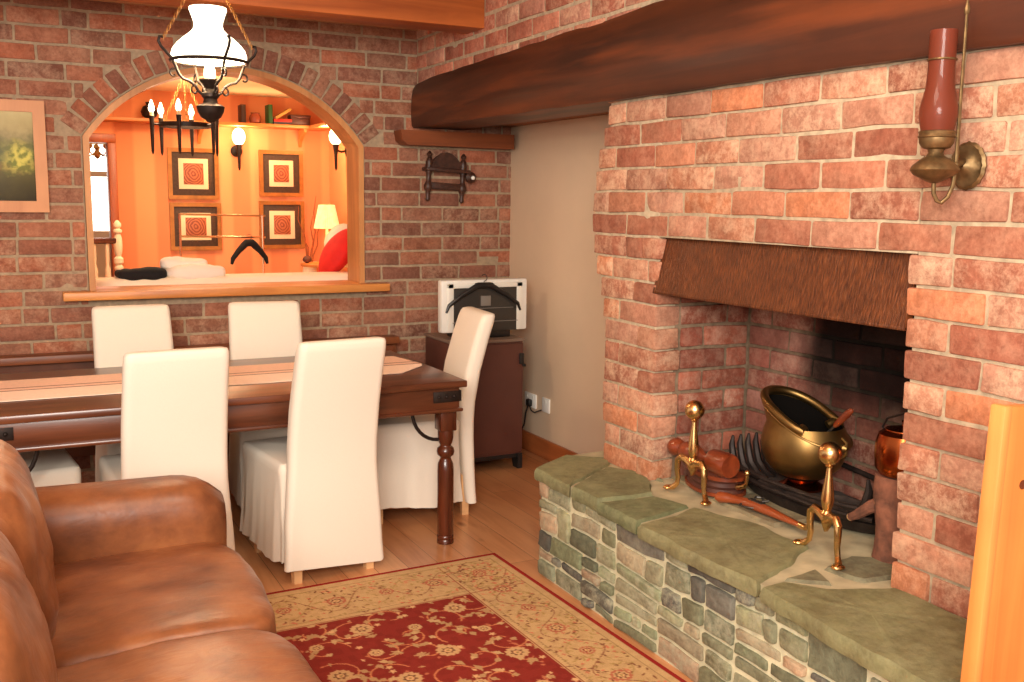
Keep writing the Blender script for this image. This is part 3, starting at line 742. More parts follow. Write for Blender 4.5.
# ------------------------------------------------------------------ dining chairs (back at local -Y side, facing +Y)
def build_chair(label, group, hb=.97):
    r = thing('dining_chair', label, 'chair', (0, 0, 0), 0, group)
    # back cover: lofted rounded slab, leaning back, then a skirt panel to the floor
    m = MB(); rings = []
    lv = [(.055, .425, .05, -.012), (.12, .415, .055, -.008), (.25, .405, .06, -.002), (.38, .385, .065, .0), (.46, .375, .07, .0), (.55, .372, .075, -.004), (.70, .368, .078, -.03), (.85, .362, .078, -.072), (.93, .360, .076, -.098), (.955, .356, .070, -.106), (.966, .344, .056, -.110), (.970, .31, .036, -.111)]
    for (z, w, d, oy) in lv:
        rg = []
        for i, (x, y) in enumerate(rrect(w, d, min(d*.42, .03), 5)):
            zz = z
            if z < .1: zz = z+.014*math.sin(x*22+.6)+(.008*math.sin(x*60))
            if z < .3: y += .004*math.sin(x*38)*(1-z/.3)
            rg.append((x, y+oy-.01, zz))
        rings.append(rg)
    rings = [[(x, y, z) for x, y, z in rg] for rg in rings]
    m.loft(rings); m.build('back_cover', M['cream'], r, sharp=60)
    # seat cover with pleated skirt
    m = MB(); rings = []
    D = .46; cy = .03+D/2
    lv = [(.475, .36, .012, 0), (.472, .385, .02, 0), (.455, .40, .03, 0), (.43, .40, .03, 0), (.40, .398, .03, .05), (.30, .408, .03, .35), (.18, .418, .035, .7), (.075, .43, .035, 1)]
    base = rrect(1, 1, .1, 6)
    for (z, w, rr, t) in lv:
        dd = D-(.40-w if w < .40 else -(w-.40)*1.0)
        pts = []
        per = rrect(w, dd, rr, 6)
        # densify
        dense = []
        for i in range(len(per)):
            a, b = per[i], per[(i+1) % len(per)]; L = math.hypot(b[0]-a[0], b[1]-a[1]); n = 14 if L > .1 else 1
            for k in range(n): dense.append((a[0]+(b[0]-a[0])*k/n, a[1]+(b[1]-a[1])*k/n))
        for (x, y) in dense:
            u = (x/(w/2)); v = (y/(dd/2)); cr = min(abs(u), abs(v))
            pl = .010*math.sin((x*2.2+y*3.1)*24)*t+(-.020*t if cr > .84 and cr < .93 else 0)+.006*math.sin((x+y)*70)*t
            L = math.hypot(x, y); x2, y2 = x*(1+pl/L), y*(1+pl/L)
            pts.append((x2, y2+cy, z+(.010*math.sin((x-y)*14) if t == 1 else 0)))
        rings.append(pts)
    m.loft(rings[::-1]); m.build('seat_cover', M['cream'], r, sharp=55)
    for sx in (-1, 1):
        for y in (.0, .42):
            m = MB(); m.add([(sx*.155-.016, y-.018, 0), (sx*.155+.016, y-.018, 0), (sx*.155+.016, y+.014, 0), (sx*.155-.016, y+.014, 0), (sx*.155-.02, y-.018, .2), (sx*.155+.02, y-.018, .2), (sx*.155+.02, y+.02, .2), (sx*.155-.02, y+.02, .2)],
                            [(3, 2, 1, 0), (4, 5, 6, 7), (0, 1, 5, 4), (1, 2, 6, 5), (2, 3, 7, 6), (3, 0, 4, 7)], smooth=False)
            m.build('leg', M['foot'], r)
    return r
G = 'slipcovered dining chairs around the table'
ch = build_chair('cream slipcovered chair, back to camera, nearest the table leg at right', G)
ch.location = (1.128, 3.75, 0); ch.rotation_euler = (0, 0, math.radians(7))
dup(ch, (.53, 3.725, 0), math.radians(3), 'cream slipcovered chair, back to camera, behind the sofa arm', G)
dup(ch, (.56, 5.055, 0), math.radians(181), 'cream slipcovered chair on the wall side of the table, left one, under the sill', G)
dup(ch, (1.185, 5.015, 0), math.radians(174), 'cream slipcovered chair on the wall side of the table, right one, under the sill', G)
dup(ch, (1.945, 4.40, 0), math.radians(84), 'cream slipcovered chair at the right head of the table beside the brown cabinet', G)
dup(ch, (-.27, 4.20, 0), math.radians(-84), 'cream slipcovered chair at the left head of the table, only its seat showing', G)

# ------------------------------------------------------------------ low bench along the wall, cabinet, tv, hanger, sockets
def build_settle():
    r = thing('wall_bench', 'low brown wooden bench with a railed back against the brick wall', 'bench', (.9, 5.40, 0))
    m = MB(); m.box(-1.7, 1.13, -.03, .085, .675, .715, .006); m.build('top_rail', M['bench'], r)
    m = MB(); m.box(-1.69, 1.12, .02, .06, .18, .68, .003); m.build('back_panel', plain('bench_panel', rgb(92, 50, 30), .75, 0, 14, .2), r)
    m = MB(); m.box(-1.69, 1.12, -.13, .06, .40, .43, .004); m.build('seat_board', M['bench'], r)
    for x in (-1.67, 1.10):
        m = MB(); m.prism([(-.13, 0), (.08, 0), (.08, .67), (.02, .67), (-.02, .60), (-.13, .56)], x-.02, x+.02, 'yz'); m.build('end_panel', M['bench'], r)
    m = MB(); m.prism([(.80, .67), (.72, .60), (.72, .50), (1.08, .50), (1.08, .67)], -.055, -.03, 'xz'); m.build('side_board', M['ledge'], r)
build_settle()
def build_cabinet():
    r = thing('television_cabinet', 'dark brown cabinet on black feet in the corner below the television', 'cabinet', (2.362, 5.08, 0))
    w = .212
    m = MB(); m.box(-w, w, -.20, .20, .085, .725, .004); m.build('body', M['cabinet'], r)
    m = MB(); m.box(-w-.006, w+.006, -.21, .205, .725, .742, .003); m.build('top', plain('cabinet_top_grey', rgb(120, 98, 84), .4), r)
    m = MB(); m.box(-w+.004, w-.004, -.212, -.20, .10, .715, .003); d = m.build('door', M['cabinet'], r)
    m = MB(); m.box(w-.03, w-.005, -.225, -.21, .60, .66, .003); m.box(w-.01, w+.008, -.225, -.195, .585, .60, .002); m.build('catch', M['black'], d)
    m = MB(); m.box(-w, w, -.195, -.175, .06, .088, .003); m.build('plinth', M['black'], r)
    m = MB(); m.box(-w, w, .17, .19, .06, .088, .003); m.build('plinth', M['black'], r)
    for sx in (-1, 1):
        m = MB(); m.prism([(-.21, 0), (-.15, 0), (-.13, .05), (.13, .05), (.15, 0), (.2, 0), (.2, .088), (-.21, .088)], sx*(w-.015)-.014, sx*(w-.015)+.014, 'yz'); m.build('foot', M['black'], r)
build_cabinet()
def build_tv():
    r = thing('television', 'silver framed television with a dark screen standing on the corner cabinet', 'television', (2.372, 5.0, .744))
    W, H = .262, .325
    m = MB(); m.box(-W, W, -.05, .01, .036, H, .012); m.box(-W*.8, W*.8, .0, .12, .03, H-.03, .03); m.build('casing', M['silver'], r)
    m = MB()
    for (a, b, c, d) in ((-W+.035, W-.035, H-.045, H-.02), (-W+.035, -W+.07, .04, H-.02), (W-.07, W-.035, .04, H-.02)): m.box(a, b, -.058, -.045, c, d, .003)
    m.build('bezel', M['silver2'], r)
    m = MB(); m.box(-W+.065, W-.065, -.054, -.046, .038, H-.042, .002); sc = m.build('screen', M['tvdark'], r)
    m = MB(); m.box(-.14, .17, -.060, -.054, .165, .168, .0005); m.box(-.2, .2, -.059, -.054, .09, .094, .0005); m.box(-.03, .03, -.059, -.054, .18, .235, .001); m.build('screen_trim', plain('tv_grey_line', rgb(120, 112, 104), .4), sc)
    m = MB(); m.box(-.16, .16, -.045, .11, 0, .04, .004); m.build('stand', M['black'], r)
build_tv()
def hanger(name, label, loc, rz, w=.225, mat=None, thick=.016):
    r = thing(name, label, 'coat hanger', loc, rz)
    m = MB()
    c = [(-w, -.10), (-w*.93, -.062), (-w*.62, -.012), (-w*.3, .028), (-w*.16, .045), (w*.16, .045), (w*.3, .028), (w*.62, -.012), (w*.93, -.062), (w, -.10)]
    rr = [.006, .010, .012, .015, .016, .016, .015, .012, .010, .006]
    m.tube([(x, 0, z) for x, z in c], [q*thick/.016 for q in rr], 10); m.box(-w*.25, w*.25, -.008, .008, .028, .058, .006); m.build('shoulders', mat or M['black'], r)
    m = MB(); m.tube([(0, 0, .05)]+[(.0+.018*math.sin(a), 0, .085-.018*math.cos(a)) for a in [PI*k/6 for k in range(0, 9)]], .0022, 6); m.build('hook', M['black'], r)
    return r
hanger('coat_hanger', 'black plastic coat hanger in front of the silver television', (2.352, 4.925, .995), 0, .225)
def socket(x, y, z, w, label, plug=False):
    r = thing('wall_socket', label, 'socket', (x, y, z))
    m = MB(); m.box(-.010, 0, -w/2, w/2, -.043, .043, .004); m.build('plate', M['white'], r)
    for k in ((-1, 1) if w > .1 else (0,)): m = MB(); m.box(-.0125, -.009, k*w/4-.006, k*w/4+.006, .012, .03, .001); m.build('switch', plain('switch_white', rgb(222, 216, 204), .4), r)
    return r
socket(2.80, 5.19, .315, .14, 'white double wall socket on the plaster wall with the black plug in it')
socket(2.80, 5.00, .318, .085, 'white single wall plate nearest the hearth on the plaster wall')
r = thing('power_plug', 'black plug and cable hanging from the white double socket', 'plug', (2.786, 5.17, .30))
m = MB(); m.rbox((-.014, 0, .005), (.028, .045, .045), .010); m.build('plug', M['black'], r)
m = MB(); m.tube([(-.02, 0, -.01), (-.03, .01, -.06), (-.028, .03, -.13), (-.03, .08, -.20), (-.05, .16, -.25), (-.09, .22, -.28)], .005, 8); m.tube([(-.02, -.01, .0), (-.03, -.06, -.03), (-.03, -.10, -.035), (-.018, -.16, -.01)], .004, 8); m.build('cable', M['black'], r)

# ------------------------------------------------------------------ oil-lamp pendant
def circ(cx, cy, z, r, n=36): return [(cx+r*math.cos(2*PI*k/n), cy+r*math.sin(2*PI*k/n), z) for k in range(n)]
def scroll(p, r0, turns, a0, sgn, az, n=16):
    """spiral in the vertical plane at azimuth az starting at local (rho,z)=p"""
    out = []
    for k in range(n+1):
        t = k/n; r = r0*(1-.75*t); a = a0+sgn*turns*2*PI*t
        out.append((p[0]+r*math.cos(a), p[1]+r*math.sin(a)))
    return out
def build_pendant():
    cx, cy = .80, 4.28
    r = thing('hanging_oil_lamp', 'lit white glass hanging oil style lamp with iron scrolls above the dining table', 'lamp', (cx, cy, 1.80))
    # local z 0 = bottom (world 1.82)
    m = MB(); pr = [(.142, .245), (.148, .254), (.149, .268), (.142, .290), (.125, .312), (.100, .335), (.074, .355), (.060, .370), (.056, .385), (.058, .400), (.066, .425), (.074, .445), (.073, .455), (.070, .455), (.054, .40), (.052, .385), (.07, .352), (.12, .308), (.144, .268), (.138, .245)]
    m.lathe(pr, (0, 0, 0), 40, cap=False); m.build('glass_shade', M['opal'], r)
    m = MB(); m.tube(circ(0, 0, .243, .150), .007, 8, closed=True); m.build('shade_ring', M['iron'], r)
    m = MB(); m.lathe([(.004, .0), (.016, .004), (.022, .012), (.04, .022), (.052, .045), (.056, .065), (.046, .072), (.03, .078), (.026, .095), (.034, .105), (.034, .118), (.024, .124), (.018, .135), (.026, .148), (.042, .168), (.042, .174), (.02, .176)], (0, 0, 0), 24); m.build('reservoir', M['iron'], r)
    m = MB(); m.lathe([(.020, .175), (.024, .19), (.022, .21), (.016, .23), (.014, .33), (.016, .335)], (0, 0, 0), 16, cap=False); m.build('burner_glass', M['bulb_soft'], r)
    for k in range(4):
        az = math.radians(12+90*k); ca, sa = math.cos(az), math.sin(az); m = MB()
        def P(l): return [(q[0]*ca, q[0]*sa, q[1]) for q in l]
        m.tube(P([(.03, .11), (.05, .125), (.062, .145), (.085, .160), (.112, .168), (.128, .185), (.14, .215), (.152, .243), (.172, .262), (.195, .285), (.205, .305), (.200, .322), (.188, .322)]), .0058, 8)
        m.tube(P(scroll((.062, .125), .022, .75, PI*.6, -1, az)), .004, 6)
        m.tube(P(scroll((.148, .185), .022, .75, PI*.7, -1, az)), .004, 6)
        m.build('scroll_arm', M['iron'], r)
    for k in range(2):
        az = math.radians(12+180*k); ca, sa = math.cos(az), math.sin(az); m = MB()
        n = 22
        for i in range(n):
            t = i/n; rho = .185*(1-t)+.02*t; z = .32+(.60-.32)*t
            pts = [((rho+.004*math.sin(a)*(i % 2))*ca-(.004*math.sin(a)*((i+1) % 2))*sa, (rho+.004*math.sin(a)*(i % 2))*sa+(.004*math.sin(a)*((i+1) % 2))*ca, z+.011*math.cos(a)) for a in [2*PI*q/8 for q in range(8)]]
            m.tube(pts, .0013, 5, closed=True)
        m.build('chain', M['gilt'], r)
    m = MB(); m.tube([(0, 0, .58), (0, 0, .818)], .003, 6); m.lathe([(.05, .80), (.045, .812), (.02, .82)], (0, 0, 0), 16); m.build('ceiling_hook', M['iron'], r)
    # the light it gives
    l = bpy.data.lights.new('pendant_light', 'POINT'); l.energy = 26; l.color = (1, .80, .56); l.shadow_soft_size = .07
    lo = bpy.data.objects.new('pendant_light', l); COL.objects.link(lo); lo.location = (cx, cy, 1.80+.26)
build_pendant()

# ------------------------------------------------------------------ oil sconce on the chimney
def build_sconce():
    r = thing('oil_lamp_sconce', 'brass oil lamp sconce with a tall amber glass chimney on the fireplace brick', 'wall lamp', (2.192, 1.755, 1.60))
    m = MB(); n = 40
    # scalloped plate as lathe-like fan
    ringsz = []
    for (rad, x) in ((.056, 0), (.058, -.006), (.051, -.012), (.045, -.010), (.03, -.014), (.015, -.024), (.008, -.03)):
        ringsz.append([(x, rad*(1+(.03*math.cos(16*2*PI*k/n) if rad > .05 else 0))*math.cos(2*PI*k/n)*.92, rad*(1+(.03*math.cos(16*2*PI*k/n) if rad > .05 else 0))*math.sin(2*PI*k/n)*1.04) for k in range(n)])
    m.loft(ringsz); m.build('wall_plate', M['sconcebrass'], r)
    m = MB(); X, Y = -.102, .018
    m.tube([(-.02, 0, .01), (-.05, -.012, .005), (-.07, -.018, .0)], .008, 8)
    m.tube([(-.07, -.018, .03), (-.07, -.018, -.01), (-.072, -.015, -.05), (-.076, -.006, -.078), (-.085, .006, -.093), (-.094, .012, -.088), (-.101, .017, -.07), (X, Y, -.03)], .0055, 10)
    m.build('curved_arm', M['sconcebrass'], r)
    m = MB(); m.tube([(-.07, -.018, -.01), (-.07, -.018, .37)], [.005, .0035], 8); m.sphere((-.07, -.018, .0), .010, 12, 8); m.lathe([(.004, .36), (.007, .366), (.007, .374), (.003, .39), (.003, .40)], (-.07, -.018, 0), 8); m.build('rod', M['sconcebrass'], r)
    m = MB(); m.lathe([(.008, -.045), (.024, -.038), (.050, -.024), (.059, -.012), (.054, -.002), (.036, .014), (.022, .022), (.018, .030), (.020, .038), (.033, .042), (.041, .054), (.042, .066), (.046, .068), (.042, .075), (.044, .082), (.034, .086)], (X, Y, 0), 28); m.build('font', M['sconcebrass'], r)
    m = MB(); m.lathe([(.038, .08), (.042, .10), (.046, .12), (.045, .14), (.039, .165), (.034, .19), (.0315, .235), (.0325, .325), (.030, .325), (.029, .235), (.036, .165), (.043, .12), (.034, .08)], (X, Y, 0), 28, cap=False); g = m.build('glass_chimney', M['redglass'], r)
    m = MB(); m.tube(circ(X, Y, .255, .033, 24), .0028, 6, closed=True); m.build('glass_ring', M['sconcebrass'], g)
build_sconce()

# ------------------------------------------------------------------ andirons
def build_andiron(label):
    r = thing('andiron', label, 'andiron', (0, 0, 0), 0, 'pair of ball topped brass andirons')
    m = MB(); m.sphere((0, 0, .322), .036, 24, 14); m.build('ball', M['brass'], r)
    m = MB(); m.lathe([(.006, .115), (.016, .120), (.011, .128), (.018, .136), (.012, .145), (.017, .160), (.020, .18), (.017, .21), (.0105, .255), (.008, .278), (.013, .284), (.008, .290)], (0, 0, 0), 18); m.build('shaft', M['brass'], r)
    for s in (-1, 1):
        m = MB()
        m.tube([(0, 0, .118), (-.004, s*.03, .132), (-.006, s*.06, .136), (-.008, s*.078, .120), (-.008, s*.080, .085), (-.006, s*.076, .055), (-.006, s*.082, .028), (-.012, s*.098, .012), (-.022, s*.112, .007)], [.016, .015, .013, .0125, .011, .0095, .009, .011, .009], 10)
        m.sphere((-.022, s*.112, .009), .017, 12, 8, sc=(1.3, 1, .5)); m.build('leg', M['brass'], r)
    m = MB(); m.prism([(-.03, .128), (-.018, .10), (0, .078), (.018, .10), (.03, .128), (0, .14)], -.006, .006, 'yz'); m.build('apron_plate', M['brass'], r)
    m = MB(); m.tube([(.006, 0, .11), (.025, 0, .108), (.045, 0, .10)], [.010, .009, .007], 8); m.build('log_rest', M['brass'], r)
    return r
a = build_andiron('brass andiron with ball top at the left of the hearth')
HZ = .437
a.location = (2.205, 2.845, HZ)
dup(a, (2.19, 2.165, HZ), math.radians(-14), 'brass andiron with ball top nearer the right brick pier')

# ------------------------------------------------------------------ fire grate
def build_grate():
    r = thing('fire_grate', 'black cast iron fire grate full of ash beneath the coal scuttle', 'fire grate', (2.515, 2.55, HZ))
    m = MB(); rings = []
    for (s, z) in ((.86, .0), (.95, .02), (1, .04), (.93, .045), (.5, .05)):
        rings.append([(s*.12*math.cos(a), s*.36*math.sin(a), z) for a in [2*PI*k/40 for k in range(40)]])
    m.loft(rings); m.build('tray', M['castiron'], r)
    m = MB(); rings = []
    for (s, z) in ((1, .045), (.85, .055), (.5, .06), (.1, .062)):
        rings.append([(s*.10*math.cos(a), s*.31*math.sin(a), z+.018*mnoise.noise(Vector((math.cos(a)*3*s, math.sin(a)*5*s, z*9)))) for a in [2*PI*k/40 for k in range(40)]])
    m.loft(rings); m.build('ash', M['ash'], r)
    for s in (-1, 1):
        for k in range(6):
            x = -.10+.038*k; m = MB()
            m.tube([(x, s*.22, .05), (x, s*.27, .06), (x, s*.31, .09), (x, s*.325, .125), (x, s*.335, .165), (x, s*.33, .20)], [.011, .013, .015, .014, .012, .005], 7)
            m.build('finger', M['castiron'], r)
    for (z, x) in ((.065, -.125), (.095, -.13)):
        m = MB(); m.tube([(-.08, -.34, z), (x*.9, -.25, z), (x, -.1, z-.005), (x, .1, z-.005), (x*.9, .25, z), (-.08, .34, z)], .009, 8); m.build('front_bar', M['castiron'], r)
    m = MB(); m.tube([(.09, -.33, .13), (.11, 0, .15), (.09, .33, .13)], .01, 8); m.build('back_bar', M['castiron'], r)
build_grate()

# ------------------------------------------------------------------ coal scuttle
def build_scuttle():
    r = thing('coal_scuttle', 'aged brass helmet coal scuttle with a rolled rim standing in the grate', 'coal scuttle', (2.50, 2.60, .502), math.radians(0))
    r.scale = (1.06, 1.05, 1.08)
    n = 48; th0 = math.radians(100)      # high side azimuth (left, slightly back)
    prof = [(.055, .035), (.085, .05), (.115, .08), (.130, .12), (.133, .155), (.126, .19), (.118, .215)]
    def rim(a):
        h = .225+.062*math.cos(a-th0)
        spread = 1+.26*max(0, math.cos(a-th0+PI))**2+.16*max(0, math.cos(a-th0))**2
        return (.120*spread, h)
    rings = []
    for (q, z) in prof: rings.append([(q*math.cos(2*PI*k/n), q*math.sin(2*PI*k/n)*1.12, z) for k in range(n)])
    for t in (.5, 1.0):
        rg = []
        for k in range(n):
            a = 2*PI*k/n; R, h = rim(a); q = .118*(1-t)+R*t; z = .215*(1-t)+h*t; rg.append((q*math.cos(a), q*math.sin(a)*1.12, z))
        rings.append(rg)
    inner = [[(x*.95, y*.95, z-.002) for x, y, z in rg] for rg in rings[::-1]]
    m = MB(); m.loft(rings, cap=False); m.build('bowl', M['oldbrass'], r, sharp=60)
    m = MB(); m.loft(inner, cap=False); m.lathe([(.10, .12), (.001, .13)], (0, 0, 0), 24, cap=False); m.build('liner', M['soot'], r, sharp=60)
    m = MB(); m.lathe([(.075, 0), (.078, .006), (.06, .016), (.045, .026), (.05, .036), (.056, .042)], (0, 0, 0), 30); m.build('foot_ring', M['copper'], r)
    m = MB(); m.tube([(rim(a)[0]*math.cos(a), rim(a)[0]*math.sin(a)*1.12, rim(a)[1]) for a in [2*PI*k/n for k in range(n)]], .0035, 6, closed=True); m.build('rim_bead', M['oldbrass'], r)
    # thick tubular handle lying along the high rim with curled ends
    m = MB(); pts = []
    for k in range(29):
        a = math.radians(-2+232*k/28) ; a = th0-math.radians(118)+math.radians(236)*k/28
        R, h = rim(a); pts.append(((R-.006)*math.cos(a), (R-.006)*math.sin(a)*1.12, h+.016))
    a = pts[0]; b = pts[-1]
    pts = [(a[0]*.62, a[1]*.72, a[2]-.004), (a[0]*.8, a[1]*.85, a[2]+.006)]+pts+[(b[0]*.8, b[1]*.85, b[2]+.006), (b[0]*.62, b[1]*.72, b[2]-.004)]
    m.tube(pts, .0145, 12); m.build('carry_handle', M['oldbrass'], r)
    m = MB(); m.lathe([(.012, 0), (.014, .01), (.006, .02)], (.0, -.175, .17), 12, axis=(0, -1, 0)); m.tube([(0, -.17, .20), (.0, -.19, .19), (0, -.19, .15), (0, -.165, .13)], .005, 8); m.build('tipping_handle', M['oldbrass'], r)
build_scuttle()
r = thing('coal_shovel', 'red brown wooden shovel handle sticking out of the brass scuttle', 'shovel', (2.49, 2.53, .705))
m = MB(); m.lathe([(.006, .0), (.010, .01), (.012, .04), (.013, .075), (.009, .095), (.003, .10)], (.0, -.08, .05), 14, axis=(.05, -.70, .70)); m.build('grip', M['turned'], r)
m = MB(); m.tube([(0, -.08, .05), (0, -.03, .0), (0, .0, -.03)], .005, 8); m.rbox((0, .02, -.05), (.06, .08, .006), .002); m.build('blade', M['steel'], r)

# ------------------------------------------------------------------ pistol
def build_pistol():
    r = thing('flintlock_pistol', 'old flintlock pistol with a brown wooden stock lying on the hearth', 'pistol', (2.285, 2.545, HZ+.004), math.radians(-90))
    # local: +x = muzzle direction ; flat on its side: y = up the gun, z = thickness
    m = MB()
    c = [(-.200, -.032, .019), (-.185, -.030, .022), (-.160, -.014, .018), (-.130, .0, .015), (-.095, .008, .0165), (-.05, .010, .018), (.0, .010, .017), (.06, .006, .014), (.12, .002, .011), (.165, 0, .008)]
    rings = []
    for (x, y, q) in c:
        q *= 1.25; rings.append([(x, y+q*math.cos(a), .018+q*.75*math.sin(a)) for a in [2*PI*k/12 for k in range(12)]])
    m.loft(rings); m.build('stock', M['pistolwood'], r, sharp=60)
    m = MB(); m.tube([(-.06, .022, .018), (.06, .017, .018), (.195, .008, .016)], [.0085, .0075, .0065], 12); m.build('barrel', M['steel'], r)
    m = MB(); m.tube([(.165, .004, .016), (.195, .004, .016)], [.011, .010], 12); m.build('muzzle_cap', M['brass'], r)
    m = MB(); m.rbox((-.055, .012, .033), (.07, .020, .006), .002); m.tube([(-.075, .02, .036), (-.085, .036, .038), (-.072, .048, .038), (-.06, .045, .038)], [.005, .005, .004, .006], 8); m.tube([(-.04, .022, .036), (-.030, .042, .038), (-.04, .05, .038)], [.005, .005, .004], 8); m.build('lock', M['steel'], r)
    m = MB(); m.tube([(-.105, -.004, .016), (-.10, -.026, .016), (-.075, -.030, .016), (-.05, -.018, .016), (-.04, -.006, .016)], .003, 8); m.build('trigger_guard', M['steel'], r)
build_pistol()

# ------------------------------------------------------------------ log, copper pot, turned wood pieces
r = thing('log', 'upright reddish log with a side branch against the right brick pier', 'log', (2.365, 2.065, HZ))
m = MB(); rings = []
for k in range(9):
    z = .26*k/8; rr = .058-.006*math.sin(k*.7)
    rings.append([((rr+.006*mnoise.noise(Vector((math.cos(a)*2, math.sin(a)*2, z*8))))*math.cos(a), (rr+.006*mnoise.noise(Vector((math.cos(a)*2, math.sin(a)*2, z*8+5))))*math.sin(a), z) for a in [2*PI*q/20 for q in range(20)]])
m.loft(rings); m.build('trunk', M['log'], r)
m = MB(); m.tube([(-.02, .02, .17), (-.035, .06, .15), (-.05, .10, .115), (-.05, .125, .10)], [.026, .020, .015, .012], 10); b = m.build('branch', M['log'], r)
m = MB(); m.lathe([(.012, 0), (.0118, .003)], (-.05, .125, .10), 12, axis=(0, .85, -.5)); m.build('cut_end', M['logend'], b)
r = thing('copper_pot', 'lidded copper pot standing on the log beside the right brick pier', 'pot', (2.375, 2.055, HZ+.262))
m = MB(); m.lathe([(.05, 0), (.068, .004), (.079, .02), (.083, .06), (.081, .10), (.074, .125), (.058, .137)], (0, 0, 0), 30); m.build('body', M['copper'], r)
m = MB(); m.lathe([(.058, .133), (.056, .14), (.03, .146), (.01, .15), (.008, .158), (.012, .165), (.004, .17)], (0, 0, 0), 24); m.build('lid', M['copper'], r)
m = MB(); m.tube([(-.0, .07, .115), (.0, .085, .13), (0, .07, .16), (0, .0, .19), (0, -.07, .16), (0, -.085, .13), (0, -.07, .115)], .004, 8); m.build('handle', M['iron'], r)
# turned wooden pieces behind the left andiron
r = thing('turned_wooden_skittle', 'red brown turned wooden baluster piece lying behind the left andiron', 'turned wood', (2.285, 2.83, HZ+.078))
m = MB(); m.lathe([(.01, -.25), (.028, -.245), (.036, -.225), (.031, -.200), (.022, -.187), (.031, -.172), (.039, -.145), (.037, -.11), (.026, -.075), (.015, -.05), (.014, -.01), (.03, -.005)], (0, 0, .052), 22, axis=(.0, -1, .0)); m.build('bulb_end', M['turned'], r)
m = MB(); m.lathe([(.03, -.005), (.043, .002), (.045, .03), (.045, .092), (.041, .10), (.01, .101)], (0, 0, .052), 26, axis=(0, -1, 0)); m.build('barrel_end', M['turned'], r)
r = thing('fireside_bellows', 'red brown wooden fireside bellows under the turned wood piece', 'bellows', (2.345, 2.90, HZ))
m = MB(); ov = [(.10*math.cos(a)*(1-.25*math.sin(a)), .15*math.sin(a)) for a in [2*PI*k/30 for k in range(30)]]
m.prism([(y*.0+x*.85, y) for x, y in ov], .002, .014, 'xy'); m.build('lower_board', M['turned'], r)
m = MB(); m.prism([(x*.85, y) for x, y in ov], .062, .076, 'xy'); m.build('upper_board', M['turned'], r)
m = MB()
for k in range(4):
    s = .93-.06*(k % 2); m.loft([[(x*.85*s, y*s, .014+.012*k) for x, y in ov], [(x*.85*(.93-.06*((k+1) % 2)), y*(.93-.06*((k+1) % 2)), .014+.012*(k+1)) for x, y in ov]])
m.build('leather_bag', M['cabinet'], r)
m = MB(); m.tube([(0, -.14, .04), (0, -.18, .055), (-.0, -.19, .07), (0, -.19, .10)], [.012, .008, .006, .008], 10); m.sphere((0, -.19, .105), .011, 12, 8); m.build('nozzle', M['brass'], r)

# ------------------------------------------------------------------ pine board at right
r = thing('pine_panel', 'upright honey pine board standing beside the hearth at the right edge', 'wooden panel', (1.752, 1.30, 0))
r.rotation_euler = (0, math.radians(2.6), 0)
m = MB(); m.box(0, .36, .0, .028, .022, 1.10, .004); m.build('board', M['pine'], r)
m = MB(); m.box(-.022, .001, -.004, .034, .001, 1.103, .006); m.build('edge_strip', wood('pine_edge', rgb(214, 132, 64), rgb(232, 156, 84), 2, .4, 10), r)
m = MB(); m.lathe([(.010, 0), (.010, .0015)], (.062, -.0015, .935), 14, axis=(0, 1, 0)); m.build('knot', plain('pine_knot', rgb(96, 40, 14), .5), r)

